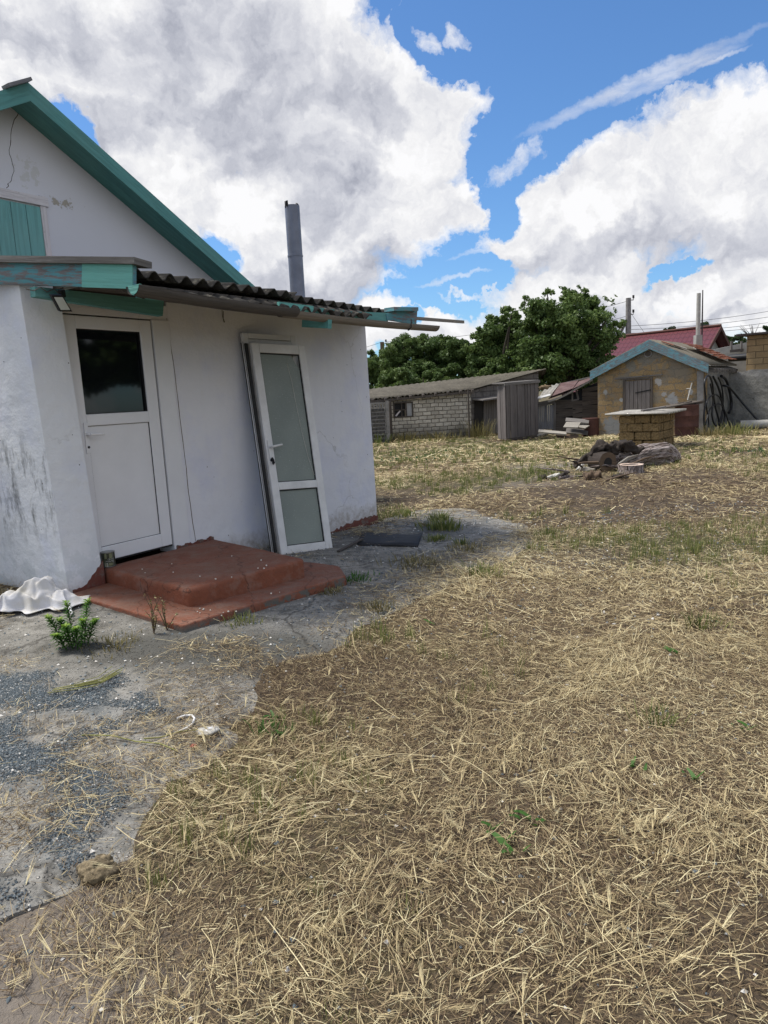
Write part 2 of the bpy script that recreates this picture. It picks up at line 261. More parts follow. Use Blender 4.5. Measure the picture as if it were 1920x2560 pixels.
m, t, b = newmat('log_end'); uv = t.uv(); ln = t.vm('LENGTH', uv); rg = t.m('SINE', t.m('MULTIPLY', t.m('ADD', ln, t.m('MULTIPLY', t.noise(uv, 6, 4), .05)), 190)); g = t.geo()
c = t.mix(t.m('MULTIPLY_ADD', rg, .5, .5), (.50, .38, .30), (.68, .55, .46)); c = t.mix(t.ramp(t.noise(g, 9, 6, .7), [(.5, 0), (.7, .6)]), c, (.2, .11, .06)); fin(t, b, c, .85); M['log_end'] = m
simple('trunk', (.10, .082, .065), .9, nsc=9, var=.5, bmp=.8)
m, t, b = newmat('can_body'); g = t.geo(); uv = t.uv(); n = t.noise(uv, 9, 4, .6); fin(t, b, t.mix(t.ramp(n, [(.45, 0), (.6, 1)]), (.035, .04, .026), (.10, .105, .062)), .35, None, .3, .5); M['can_body'] = m
simple('can_rim', (.35, .35, .34), .35, .8); simple('can_print', (.55, .55, .5), .5, nsc=40, var=.3); simple('can_label', (.22, .23, .13), .4)
# ------------------------------------------------------------------ mesh builder
OFF = {}
def nrm(a): a = np.asarray(a, float); return a/np.linalg.norm(a)
class MB:
    def __init__(s): s.v = []; s.f = []; s.uv = []; s.m = []; s.s = []
    def add(s, vs, fs, uvs=None, m=0, smooth=False):
        o = len(s.v); s.v += [tuple(map(float, p)) for p in vs]
        for i, f in enumerate(fs):
            s.f.append([o+k for k in f]); s.uv.append(uvs[i] if uvs else [(vs[k][0], vs[k][2]) for k in f]); s.m.append(m); s.s.append(smooth)
    def prism(s, poly, ext, ux=None, m=0):
        poly = [np.asarray(p, float) for p in poly]; ext = np.asarray(ext, float); n = len(poly)
        ux = nrm(poly[1]-poly[0]) if ux is None else nrm(ux); nn = nrm(np.cross(poly[1]-poly[0], poly[2]-poly[0])); uy = nrm(np.cross(nn, ux))
        if abs(uy[2]) > .3 and uy[2] < 0: uy = -uy
        o = np.zeros(3); f2 = lambda p: (float((p-o)@ux), float((p-o)@uy)); b2 = [p+ext for p in poly]; vs = poly+b2; en = nrm(ext); el = np.linalg.norm(ext)
        fs = [list(range(n)), list(range(n, 2*n))[::-1]]; uvs = [[f2(p) for p in poly], [f2(p) for p in b2[::-1]]]
        for i in range(n):
            j = (i+1) % n; fs.append([i, n+i, n+j, j]); a, c = f2(poly[i]), f2(poly[j]); L = math.hypot(c[0]-a[0], c[1]-a[1]); q = a[0]+a[1]
            if abs((poly[j]-poly[i])[2]) > .5*L: uvs.append([(0, a[1]), (el, a[1]), (el, c[1]), (0, c[1])])
            else: uvs.append([(a[0], 0), (a[0], el), (c[0], el), (c[0], 0)])
        s.add(vs, fs, uvs, m)
        # keep outward orientation: flip when ext points along face normal
        if np.dot(nn, ext) > 0:
            for k in range(len(s.f)-len(fs), len(s.f)): s.f[k] = s.f[k][::-1]; s.uv[k] = s.uv[k][::-1]
    def beam(s, p, q, w, h, up=(0, 0, 1), m=0, jit=True):
        p = np.asarray(p, float); q = np.asarray(q, float); x = nrm(q-p); y = nrm(np.cross(up, x)); z = np.cross(x, y); L = np.linalg.norm(q-p); ou, ov = (random.random()*20, random.random()*20) if jit else (0, 0)
        vs = [pp+y*(a*w/2)+z*(b*h/2) for pp in (p, q) for a, b in ((-1, -1), (1, -1), (1, 1), (-1, 1))]
        fs = [[0, 3, 2, 1], [4, 5, 6, 7], [0, 1, 5, 4], [1, 2, 6, 5], [2, 3, 7, 6], [3, 0, 4, 7]]
        e = [(ou, ov), (ou, ov+h), (ou+.02, ov+h), (ou+.02, ov)]; uvs = [e, e]
        for d in (w, h, w, h): uvs.append([(ou, ov), (ou, ov+d), (ou+L, ov+d), (ou+L, ov)]); ov += d
        s.add(vs, fs, uvs, m)
    def tube(s, pts, rad, n=10, m=0, cap=True, smooth=True, arc=None, seed=None, rough=0., capm=None, prof=None):
        pts = [np.asarray(p, float) for p in pts]; k = len(pts); rad = [rad]*k if np.isscalar(rad) else list(rad); vs = []; ref = np.array([0, 0, 1.])
        t0 = nrm(pts[1]-pts[0]);
        if abs(t0[2]) > .9: ref = np.array([1., 0, 0])
        L = 0; Ls = []; rr = random.Random(seed) if seed is not None else None
        bumps = [rr.uniform(-1, 1) for _ in range(n)] if rr else None
        for i in range(k):
            tg = nrm(pts[min(i+1, k-1)]-pts[max(i-1, 0)]); a = nrm(np.cross(ref, tg)); bb = np.cross(tg, a); ref = nrm(ref-tg*(ref@tg)) if abs(ref@tg) < .99 else ref
            if i: L += np.linalg.norm(pts[i]-pts[i-1])
            Ls.append(L)
            for j in range(n):
                th = 2*math.pi*j/n if arc is None else arc[0]+(arc[1]-arc[0])*j/(n-1); q = rad[i]
                if prof: q *= prof(i/(k-1), th)
                if rr: q *= 1+rough*(.6*bumps[j]+.5*rr.uniform(-1, 1))
                vs.append(pts[i]+a*math.cos(th)*q+bb*math.sin(th)*q)
        fs = []; uvs = []; nn = n if arc is None else n-1
        for i in range(k-1):
            for j in range(nn):
                j2 = (j+1) % n; fs.append([i*n+j, i*n+j2, (i+1)*n+j2, (i+1)*n+j]); c = 2*math.pi*rad[i]/n; uvs.append([(Ls[i], j*c), (Ls[i], (j+1)*c), (Ls[i+1], (j+1)*c), (Ls[i+1], j*c)])
        s.add(vs, fs, uvs, m, smooth)
        if cap and arc is None:
            for i, fl in ((0, True), (k-1, False)):
                idx = list(range(i*n, i*n+n)); idx = idx[::-1] if fl else idx; r = rad[i]
                s.add([vs[q] for q in idx], [list(range(n))], [[(r*math.cos(2*math.pi*q/n), r*math.sin(2*math.pi*q/n)) for q in range(n)]], m if capm is None else capm)
    def corr(s, p0, p1, b0, b1, pitch=.15, amp=.022, th=.007, rows=2, m=0, ph=0., jag=0.):
        p0, p1, b0, b1 = [np.asarray(q, float) for q in (p0, p1, b0, b1)]; W = np.linalg.norm(p1-p0); n = max(8, int(W/pitch*10)); up = nrm(np.cross(p1-p0, b0-p0)); up = up if up[2] > 0 else -up; vs = []
        js = [random.uniform(-jag, jag) for _ in range(n//10+2)]
        for lay in (0, 1):
            for r in range(rows+1):
                for i in range(n+1):
                    f = i/n; a = p0+(p1-p0)*f; b = b0+(b1-b0)*f; q = a+(b-a)*(r/rows)+up*(amp*math.sin(2*math.pi*(f*W/pitch+ph))-th*lay)
                    if r == 0: q = q+(a-b)/np.linalg.norm(a-b)*js[i//10]
                    vs.append(q)
        o = (rows+1)*(n+1); fs = []; uvs = []; LB = np.linalg.norm(b0-p0)
        def uvq(r, i): return (i/n*W, r/rows*LB)
        for r in range(rows):
            for i in range(n):
                a = r*(n+1)+i; fs.append([a, a+1, a+n+2, a+n+1]); uvs.append([uvq(r, i), uvq(r, i+1), uvq(r+1, i+1), uvq(r+1, i)]); fs.append([o+a, o+a+n+1, o+a+n+2, o+a+1]); uvs.append([uvq(r, i)]*4)
        for i in range(n):
            fs.append([i+1, i, o+i, o+i+1]); uvs.append([(i/n*W, 0)]*4); a = rows*(n+1)+i; fs.append([a, a+1, o+a+1, o+a]); uvs.append([(i/n*W, LB)]*4)
        for r in range(rows):
            a = r*(n+1); fs.append([a, a+n+1, o+a+n+1, o+a]); uvs.append([(0, 0)]*4); a = a+n; fs.append([a+n+1, a, o+a, o+a+n+1]); uvs.append([(0, 0)]*4)
        s.add(vs, fs, uvs, m, True)
    def blob(s, c, r, sc=(1, 1, 1), rough=.25, seed=0, m=0, nu=14, nv=9, flat=None):
        rr = random.Random(seed); vs = []; fs = []; k = [(rr.uniform(-1, 1), rr.uniform(-1, 1), rr.uniform(-1, 1), rr.uniform(0, 6), rr.uniform(1.5, 5)) for _ in range(7)]
        for i in range(nv+1):
            ph = math.pi*i/nv
            for j in range(nu):
                th = 2*math.pi*j/nu; d = np.array([math.sin(ph)*math.cos(th), math.sin(ph)*math.sin(th), math.cos(ph)]); q = 1+rough*sum(math.sin(f*(d[0]*a+d[1]*b_+d[2]*c_)*2+p) for a, b_, c_, p, f in k)/3
                pt = d*q*r*np.array(sc)
                if flat is not None: pt[2] = max(pt[2], flat)
                vs.append(np.asarray(c)+pt)
        for i in range(nv):
            for j in range(nu): fs.append([i*nu+j, (i+1)*nu+j, (i+1)*nu+(j+1) % nu, i*nu+(j+1) % nu])
        s.add(vs, fs, [[(0, 0)]*4]*len(fs), m, True)
    def build(s, name, mats, parent=None, base=None, bevel=0.):
        me = bpy.data.meshes.new(name); off = np.array(OFF[parent.name]) if parent is not None else (np.zeros(3) if base is None else np.asarray(base, float))
        me.from_pydata([tuple(np.asarray(p)-off) for p in s.v], [], s.f); ul = me.uv_layers.new(name='UVMap'); fl = [c for u in s.uv for q in u for c in q[:2]]; ul.data.foreach_set('uv', fl)
        for q in (mats if isinstance(mats, (list, tuple)) else [mats]): me.materials.append(M[q])
        me.polygons.foreach_set('material_index', s.m); me.polygons.foreach_set('use_smooth', s.s); me.update()
        o = bpy.data.objects.new(name, me); COL.objects.link(o)
        if parent is not None: o.parent = parent
        else: o.location = tuple(off)
        OFF[o.name] = tuple(off)
        if bevel:
            bv = o.modifiers.new('bevel', 'BEVEL'); bv.width = bevel; bv.segments = 2; bv.limit_method = 'ANGLE'; bv.angle_limit = R(40)
        return o
def tag(o, label=None, cat=None, group=None, kind=None):
    if label: o['label'] = label
    if cat: o['category'] = cat
    if group: o['group'] = group
    if kind: o['kind'] = kind
    return o
def thing(name, loc, label, cat, group=None):
    o = bpy.data.objects.new(name, None); COL.objects.link(o); o.location = tuple(map(float, loc)); o.empty_display_size = .2; OFF[o.name] = tuple(map(float, loc)); return tag(o, label, cat, group)
def npmesh(name, Vt, Fc, mat, attrs=None, base=None, parent=None, smooth=False):
    me = bpy.data.meshes.new(name); off = np.array(OFF[parent.name]) if parent is not None else (np.zeros(3) if base is None else np.asarray(base, float)); Vt = np.asarray(Vt, np.float32)-off.astype(np.float32); nf, k = Fc.shape
    me.vertices.add(len(Vt)); me.vertices.foreach_set('co', Vt.ravel()); me.loops.add(nf*k); me.loops.foreach_set('vertex_index', Fc.astype(np.int32).ravel()); me.polygons.add(nf)
    me.polygons.foreach_set('loop_start', np.arange(0, nf*k, k, dtype=np.int32))
    if smooth: me.polygons.foreach_set('use_smooth', np.ones(nf, bool))
    for a, val in (attrs or {}).items(): me.attributes.new(a, 'FLOAT', 'POINT').data.foreach_set('value', np.asarray(val, np.float32))
    me.materials.append(M[mat]); me.update(calc_edges=True); me.validate()
    o = bpy.data.objects.new(name, me); COL.objects.link(o); OFF[o.name] = tuple(off)
    if parent is not None: o.parent = parent
    else: o.location = tuple(off)
    return o
# value noise for masks
def vnoise(x, y, s, seed):
    r = np.random.default_rng(seed); T = r.random((64, 64)); x = np.asarray(x)/s; y = np.asarray(y)/s; xi = np.floor(x).astype(int); yi = np.floor(y).astype(int); fx = x-xi; fy = y-yi; fx = fx*fx*(3-2*fx); fy = fy*fy*(3-2*fy)
    g = lambda a, b_: T[a % 64, b_ % 64]
    return (g(xi, yi)*(1-fx)+g(xi+1, yi)*fx)*(1-fy)+(g(xi, yi+1)*(1-fx)+g(xi+1, yi+1)*fx)*fy
def fbm(x, y, s, seed, o=4): return sum(vnoise(x, y, s/2**i, seed+i)*.5**i for i in range(o))/sum(.5**i for i in range(o))
def sdf(px, py, poly):
    px = np.asarray(px); py = np.asarray(py); d = np.full(px.shape, 1e9); ins = np.zeros(px.shape, bool); n = len(poly)
    for i in range(n):
        ax, ay = poly[i][:2]; bx, by = poly[(i+1) % n][:2]; ex, ey = bx-ax, by-ay; t_ = np.clip(((px-ax)*ex+(py-ay)*ey)/(ex*ex+ey*ey+1e-12), 0, 1); d = np.minimum(d, (px-ax-ex*t_)**2+(py-ay-ey*t_)**2)
        c = (ay > py) != (by > py); ins ^= c & (px < (bx-ax)*(py-ay)/((by-ay) if abs(by-ay) > 1e-12 else 1e-12)+ax)
    return np.where(ins, 1, -1)*np.sqrt(d)
def gp(pts): return [G(*p)[:2] for p in pts]
def spot(x, y, px, py, r, ry=None):
    c = G(px, py)
    return np.exp(-(((x-c[0])/r)**2+((y-c[1])/(ry or r))**2))
# ================================================================== SETTING
# ground: one sheet, fine near the camera
rs = np.concatenate([[0.], np.geomspace(.25, 60, 130), np.geomspace(75, 900, 14)]); na = 288
A, Rr = np.meshgrid(np.linspace(0, 2*math.pi, na, endpoint=False), rs); gx = (Rr*np.sin(A)).ravel(); gy = (Rr*np.cos(A)).ravel()
def bare(x, y):   # 0 = thick straw, 1 = bare soil
    b = fbm(x+5, y+9, 2.6, 3, 4); return np.clip((b-.47)*5, 0, 1)*(1-.9*np.clip(spot(x, y, 420, 2400, .45, .4)*1.3, 0, 1))
def dark_area(x, y):
    return np.clip(spot(x, y, 1780, 1240, 2.8, 2.4)*1.1+spot(x, y, 1850, 1660, .8, .7)*.7+spot(x, y, 960, 1690, .6, .45)*.9+spot(x, y, 1870, 1950, .5, .6)*.6+spot(x, y, 1250, 1790, .5, .25)*.4+spot(x, y, 740, 1720, .7, .4)*.8+spot(x, y, 1400, 1310, 1.3, .35)*.9, 0, 1)
def green_area(x, y):
    f = fbm(x-3, y+2, 1.9, 21, 4); far = np.clip((y-10)/8, 0, 1)
    return np.clip((f-.45+.14*far)*5, 0, 1)*np.clip(1-dark_area(x, y), 0, 1)*(1-np.clip(spot(x, y, 200, 2420, .75, .5)*1.4, 0, 1))

SLAB_PX = [(942, 1309), (1000, 1278), (1110, 1268), (1180, 1272), (1240, 1292), (1300, 1312), (1345, 1332), (1335, 1352), (1290, 1388), (1240, 1418), (1180, 1436), (1130, 1458), (1060, 1500), (1000, 1525), (945, 1550), (870, 1580), (800, 1612), (700, 1650), (640, 1700), (660, 1760), (625, 1810), (600, 1860), (520, 1900), (430, 1960), (370, 2030), (330, 2110), (270, 2180), (190, 2240), (110, 2300), (0, 2360)]
SLAB = gp(SLAB_PX); SLAB += [(-3., 1.2), (-6.5, 1.5), (-8, 5.), tuple(hw(-7.5, -1.5, 0)[:2]), tuple(hw(-4.3, -.2, 0)[:2]), tuple(hw(-3.0, -.1, 0)[:2])]
sd_slab_g = sdf(gx, gy, SLAB)
def relief(x, y, sd): return ((fbm(x, y, 1.3, 40, 3)-.5)*.06*np.clip((np.hypot(x, y)-1)/3, 0, 1)+(fbm(x, y, .42, 44, 3)-.5)*.035)*np.clip(-sd/.15, 0, 1)
gz = zg(gx, gy)+relief(gx, gy, sd_slab_g)-.02*np.clip(sd_slab_g/.1, 0, 1)
gz = np.where(Rr.ravel() > 80, gz-.1, gz)
nr = len(rs); ii = np.arange(1, nr-1)[:, None]*na; jj = np.arange(na)[None, :]; j2 = (jj+1) % na
Fq = np.stack([ii+jj, ii+na+jj, ii+na+j2, ii+j2], -1).reshape(-1, 4)
Vg = np.stack([gx, gy, gz], 1); tri0 = np.stack([np.zeros(na, int), na+np.arange(na), na+(np.arange(na)+1) % na, na+(np.arange(na)+1) % na], 1)
dryv = np.clip(1-bare(gx, gy)*.7-dark_area(gx, gy)*.6, 0, 1)
palev = np.clip(spot(gx, gy, 60, 2530, .4, .3)+spot(gx, gy, 30, 2250, .4, .3)*.8+spot(gx, gy, 1410, 1165, 1.2, .8)+spot(gx, gy, 1290, 1215, .9, .2)*.6+spot(gx, gy, 1390, 1195, .9, .5)*.5, 0, 1)
Fall = np.concatenate([tri0[:, :4], Fq]); me = bpy.data.meshes.new('ground')
me.from_pydata(Vg.tolist(), [], [list(dict.fromkeys(f)) for f in Fall.tolist()])
for nme, val in (('dry', dryv), ('grn', green_area(gx, gy)), ('pale', palev)): me.attributes.new(nme, 'FLOAT', 'POINT').data.foreach_set('value', val.astype(np.float32))
me.materials.append(M['soil']); me.polygons.foreach_set('use_smooth', np.ones(len(me.polygons), bool)); o = bpy.data.objects.new('ground', me); COL.objects.link(o); tag(o, kind='structure')
# fix orientation upward
me.flip_normals() if me.polygons[5].normal.z < 0 else None
GRAV = [gp(q) for q in ([(-60, 1700), (60, 1690), (120, 1690), (105, 1706), (60, 1715), (140, 1735), (230, 1722), (290, 1700), (300, 1712), (235, 1745), (300, 1768), (200, 1782), (150, 1775), (90, 1790), (60, 1765), (0, 1775), (-60, 1770)], [(338, 1768), (360, 1748), (400, 1760), (425, 1785), (385, 1800), (345, 1788)], [(-60, 1830), (0, 1812), (45, 1812), (70, 1835), (65, 1868), (130, 1875), (170, 1845), (215, 1830), (265, 1835), (230, 1850), (190, 1880), (165, 1905), (175, 1925), (225, 1918), (285, 1920), (290, 1950), (310, 1985), (280, 2020), (240, 2060), (205, 2080), (230, 2110), (205, 2150), (165, 2185), (130, 2150), (85, 2125), (120, 2060), (165, 2010), (140, 1960), (80, 1940), (40, 1958), (0, 1935), (-60, 1930)], [(60, 2255), (10, 2215), (-40, 2200), (-40, 2230), (10, 2250)], [(245, 1800), (300, 1815), (330, 1805), (300, 1830), (250, 1832)])]
# concrete apron: outline with ragged edge, triangulated over the slope
def dens(poly, st=.07):
    out = []
    for i in range(len(poly)):
        a = np.array(poly[i]); b_ = np.array(poly[(i+1) % len(poly)]); k = max(1, int(np.linalg.norm(b_-a)/st))
        for j in range(k): out.append(a+(b_-a)*j/k)
    return np.array(out)
ol = dens(SLAB); j1 = fbm(ol[:, 0]*3, ol[:, 1]*3, .7, 50, 4)-.5; j2_ = fbm(ol[:, 0]*3+9, ol[:, 1]*3, .7, 60, 4)-.5; ol = ol+np.stack([j1, j2_], 1)*.40
xx, yy = np.meshgrid(np.arange(-8, 2.2, .10), np.arange(1., 11, .10)); inn = sdf(xx.ravel(), yy.ravel(), [tuple(q) for q in ol]) > .08; pin = np.stack([xx.ravel()[inn], yy.ravel()[inn]], 1)
allp = np.concatenate([ol, pin]); edges = [(i, (i+1) % len(ol)) for i in range(len(ol))]
rv = geometry.delaunay_2d_cdt([Vector(p) for p in allp.tolist()], edges, [], 1, 1e-5)
vx = np.array([tuple(p) for p in rv[0]]); sdv = sdf(vx[:, 0], vx[:, 1], [tuple(q) for q in ol]); zz = zg(vx[:, 0], vx[:, 1])+.016-.022*np.clip(1-sdv/.14, 0, 1)**2+(fbm(vx[:, 0], vx[:, 1], .8, 70, 3)-.5)*.012
mb = MB(); nv_ = len(vx); vs = [(a, b_, c) for (a, b_), c in zip(vx, zz)]; fs = [list(f) for f in rv[2]]
me = bpy.data.meshes.new('concrete_apron'); vs2 = vs+[(a, b_, c-.08) for a, b_, c in vs]; bd = {}
for f in fs:
    for i in range(len(f)):
        e = (f[i], f[(i+1) % len(f)]); bd[e] = 1
sk = [[b_, a, nv_+a, nv_+b_] for (a, b_) in bd if (b_, a) not in bd]
me.from_pydata(vs2, [], fs+sk)
damp = np.clip(spot(vx[:, 0], vx[:, 1], 640, 1640, .9, .35)*.9+spot(vx[:, 0], vx[:, 1], 420, 1620, .8, .25)*.8+spot(vx[:, 0], vx[:, 1], 900, 1340, .5, .3)*.5+spot(vx[:, 0], vx[:, 1], 1090, 1330, .25, .6)*.7+spot(vx[:, 0], vx[:, 1], 980, 1300, .5, .25)*.6, 0, .9)
gvv = np.clip(np.max([sdf(vx[:, 0], vx[:, 1], g_) for g_ in GRAV], axis=0)*6+.45+(fbm(vx[:, 0], vx[:, 1], .3, 12, 3)-.5), 0, 1); me.attributes.new('grav', 'FLOAT', 'POINT').data.foreach_set('value', np.concatenate([gvv, gvv]).astype(np.float32))
me.attributes.new('damp', 'FLOAT', 'POINT').data.foreach_set('value', np.concatenate([damp, damp]).astype(np.float32)); me.materials.append(M['concrete']); o = bpy.data.objects.new('concrete_apron', me); COL.objects.link(o); tag(o, kind='structure')
def onslab(x, y): return sdf(x, y, [tuple(q) for q in ol[::2]])
def top(x, y):
    sd = onslab(x, y); return zg(x, y)+relief(x, y, sd)+.016*np.clip(sd/.1, 0, 1)
def T1(px, py):
    q = G(px, py, .016); return np.array([q[0], q[1], float(top(q[:1], q[1:2])[0])])
# ================================================================== HOUSE
house = thing('house', hw(-2.5, -2.2, 0), 'white plastered single storey house with teal bargeboards, lean-to annex and glazed back door', 'house')
A2 = lambda *pts: [hw(*p) for p in pts]
mb = MB(); mb.prism(A2((-3.0, 0, -.1), (0.02, 0, -.1), (-.02, 0, 2.50), (-3.0, 0, 2.47)), -V*.28, U); mb.build('front_wall', 'plaster', house)
mb = MB(); mb.prism(A2((-4.06, 0, 2.30), (-3.002, 0, 2.30), (-3.002, 0, 2.42), (-4.06, 0, 2.42)), -V*.28, U); mb.build('lintel_wall', 'plaster', house)
mb = MB(); mb.prism(A2((-3.178, .012, .30), (-3.004, .012, .30), (-3.004, .012, 2.298), (-3.178, .012, 2.298)), -V*.2, U); mb.build('door_jamb', 'pvc', house)
mb = MB(); mb.prism(A2((-4.262, .1, -.1), (-3.958, .1, -.1), (-4.060, .1, 2.53), (-4.357, .1, 2.53)), -V*2.25, U); mb.build('end_wall', 'plaster_end', house)
mb = MB(); mb.prism(A2((-.30, -.285, -.1), (0.02, -.285, -.1), (-.02, -.285, 2.6), (-.30, -.285, 2.6)), -V*1.88, U); mb.build('far_wall', 'plaster', house)
# plinth with ragged top
def rag(x0, x1, n, base, jit): return [(x0+(x1-x0)*i/n, base(i/n)+random.uniform(-jit, jit)) for i in range(n+1)]
mb = MB(); tp = rag(0.024, -1.75, 46, lambda f: .105+.02*math.sin(f*9)-.02*f, .018); mb.prism(A2((-1.75, .006, -.1), (0.024, .006, -.1), *[(a, .006, z) for a, z in tp]), -V*.01, U)
mb.build('plinth', 'plinth_paint', house); mb = MB(); tp = rag(-3.96, -4.24, 16, lambda f: .40-.16*min(1, f*1.5), .008); mb.prism(A2((-4.235, .106, .05), (-3.963, .106, .05), *[(a, .106, z) for a, z in tp]), -V*.01, U)
mb.build('paint_edge', 'plinth_paint', house); mb = MB(); tp = rag(-2.72, -3.16, 30, lambda f: .352+.008*math.sin(f*20), .006); mb.prism(A2((-3.16, .016, .2), (-2.72, .016, .2), *[(a, .016, z) for a, z in tp]), -V*.01, U); mb.build('paint_edge', 'plinth_paint', house)
# door
mb = MB()
def rectframe(mb, u0, u1, z0, z1, w, v, d, wz0=None, wz1=None):
    wz0 = w if wz0 is None else wz0; wz1 = w if wz1 is None else wz1
    for (a, b_, c, e) in ((u0, u0+w, z0, z1), (u1-w, u1, z0, z1), (u0+w, u1-w, z0, z0+wz0), (u0+w, u1-w, z1-wz1, z1)): mb.prism(A2((a, v, c), (b_, v, c), (b_, v, e), (a, v, e)), -V*d, U)
mb = MB(); u0, u1 = -4.0, -3.19
rectframe(mb, u0, u1, .375, 2.29, .112, 0.004, .07, .115, .098); mb.prism(A2((u0+.112, .004, 1.452), (u1-.112, .004, 1.452), (u1-.112, .004, 1.542), (u0+.112, .004, 1.542)), -V*.07, U); door = mb.build('door', 'pvc', house, bevel=.006)
mb = MB(); mb.prism(A2((u0+.1, -.03, 1.53), (u1-.1, -.03, 1.53), (u1-.1, -.03, 2.2), (u0+.1, -.03, 2.2)), -V*.015, U); mb.build('pane', 'glass_dark', door)
mb = MB(); rectframe(mb, u0+.105, u1-.105, 1.536, 2.197, .012, -.008, .02); rectframe(mb, u0+.108, u1-.108, .486, 1.456, .007, -.004, .02); rectframe(mb, u0-.006, u1+.006, .362, 2.297, .007, -.006, .05); mb.build('gasket', 'gasket', door)
mb = MB(); mb.prism(A2((u0+.105, -.012, .48), (u1-.105, -.012, .48), (u1-.105, -.012, 1.46), (u0+.105, -.012, 1.46)), -V*.03, U); mb.build('panel', 'pvc', door)
mb = MB(); mb.prism(A2((-3.925, .014, 1.245), (-3.892, .014, 1.245), (-3.892, .014, 1.48), (-3.925, .014, 1.48)), -V*.012, U); mb.tube([hw(-3.908, .012, 1.39), hw(-3.908, .055, 1.39)], .011); mb.tube([hw(-3.908, .055, 1.39), hw(-3.85, .06, 1.388), hw(-3.785, .056, 1.384)], [.012, .011, .010]); hd = mb.build('handle', 'pvc', door)
mb = MB(); mb.tube([hw(-3.905, .013, 1.29), hw(-3.905, .017, 1.29)], .010, 10); mb.build('keyhole', 'black', hd)
# gable and main roof
ap = -2.768; sl = .548; gz_ = lambda u: 4.64-sl*abs(u-ap)
vg = -2.2
mb = MB(); mb.prism(A2((-6.6, vg, -.1), (1.35, vg, -.1), (1.35, vg, gz_(1.35)), (ap, vg, gz_(ap)), (-6.6, vg, gz_(-6.6))), -V*.3, U); mb.prism(A2((1.05, vg-.3, -.1), (1.35, vg-.3, -.1), (1.35, vg-.3, gz_(1.35)), (1.05, vg-.3, gz_(1.35))), -V*7, U); mb.prism(A2((-6.6, vg-.3, -.1), (-6.3, vg-.3, -.1), (-6.3, vg-.3, gz_(-6.6)), (-6.6, vg-.3, gz_(-6.6))), -V*7, U); mb.build('gable_wall', 'plaster_gable', house)
vb = -1.85; apx, apz = -2.84, 4.735; zb_ = lambda u: apz-sl*abs(u-apx)
mb = MB()
for sgn, ue in ((1, 1.75), (-1, -7.2)):
    mb.prism(A2((apx, vb-.03, apz-.03), (ue, vb-.03, zb_(ue)-.03), (ue, vb-.03, zb_(ue)-.06), (apx, vb-.03, apz-.06)), -V*7.6, U*sgn)
mb.build('main_roof', 'slate_old', house)
for ue in (1.75, -7.2):
    mb = MB(); mb.prism(A2((apx, vb, apz), (ue, vb, zb_(ue)), (ue, vb, zb_(ue)-.165), (apx, vb, apz-.165)), -V*.03, U*(1 if ue > 0 else -1)-Z*sl)
    mb.prism(A2((apx, vb-.034, apz-.10), (ue, vb-.034, zb_(ue)-.10), (ue, vb-.034, zb_(ue)-.135), (apx, vb-.034, apz-.135)), -V*.33, U*(1 if ue > 0 else -1)-Z*sl); mb.build('bargeboard', 'teal', house)
mb = MB(); mb.beam(hw(apx-.25, vb+.02, zb_(apx-.25)+.02), hw(apx-.01, vb+.02, apz+.012), .12, .03); mb.build('ridge_cap', 'wood_silver', house)
# attic shutter
mb = MB(); su0, su1 = -3.62, -2.66
for k in range(6):
    a = su0+.16*k; mb.prism(A2((a+.004, vg+.012, 2.9), (a+.156, vg+.012, 2.9), (a+.156, vg+.012, 3.685-.01*k*0), (a+.004, vg+.012, 3.685)), -V*.03, Z)
sh = mb.build('attic_shutter', 'teal_shutter', house)
mb = MB(); mb.prism(A2((su1, vg+.02, 2.9), (su1+.065, vg+.02, 2.9), (su1+.065, vg+.02, 3.80), (su1, vg+.02, 3.80)), -V*.06, Z); mb.prism(A2((su0-.06, vg+.03, 3.70), (su1+.09, vg+.03, 3.70), (su1+.09, vg+.03, 3.79), (su0-.06, vg+.03, 3.79)), -V*.07, U); mb.prism(A2((su0-.06, vg+.02, 2.9), (su0, vg+.02, 2.9), (su0, vg+.02, 3.7), (su0-.06, vg+.02, 3.7)), -V*.06, Z); mb.build('shutter_frame', 'white_wood', house)
# crack lines in gable plaster and the joint beside the door
mb = MB()
def crackline(mb, pts, v, w=.006):
    q = [HP(x, y, v) for x, y in pts]; out = []
    for a, b_ in zip(q, q[1:]):
        for k in range(4): out.append(a+(b_-a)*k/4+U*random.uniform(-.012, .012)*(w/.006)**4)
    out.append(q[-1])
    for a, b_ in zip(out, out[1:]): mb.beam(a, b_, .004, w*random.uniform(.5, 1.2), up=U, jit=False)
crackline(mb, [(45, 275), (30, 325), (24, 375), (34, 420), (28, 450), (16, 470)], vg+.001); mb.build('wall_crack', 'wood_dark', house)
mb = MB(); crackline(mb, [(417, 795), (428, 870), (445, 1000), (462, 1140), (475, 1260), (489, 1352)], .001, .0045); mb.build('wall_crack', 'wood_brown', house)
# annex roof
pL = HP(330, 671, .85)-Z*.02; pM = HP(738, 731, .85)-Z*.02; pR = HP(1000, 778, .85)-Z*.02
bk = lambda p, du=0.: p-V*3.05+Z*.37+U*du
mb = MB(); mb.corr(pL, pM, bk(pL, -.1), bk(pM, 0), .151, .026, .009, 3, jag=.02); mb.corr(pM-U*.1-Z*.02, pR-Z*.008, bk(pM-U*.1)-Z*.02, bk(pR, .6)-Z*.008, .151, .026, .009, 3, jag=.02); mb.build('slate_roof', 'slate_dark', house)
qL = HP(330, 724, 1.0)-Z*.018; qR = HP(925, 786, 1.0)-Z*.018
mb = MB(); mb.corr(qL, qR, qL-V*.30+Z*.105, qR-V*.30+Z*.105, .151, .024, .009, 1, ph=.2, jag=.025); mb.build('eaves_sheet', 'slate_dark', house)
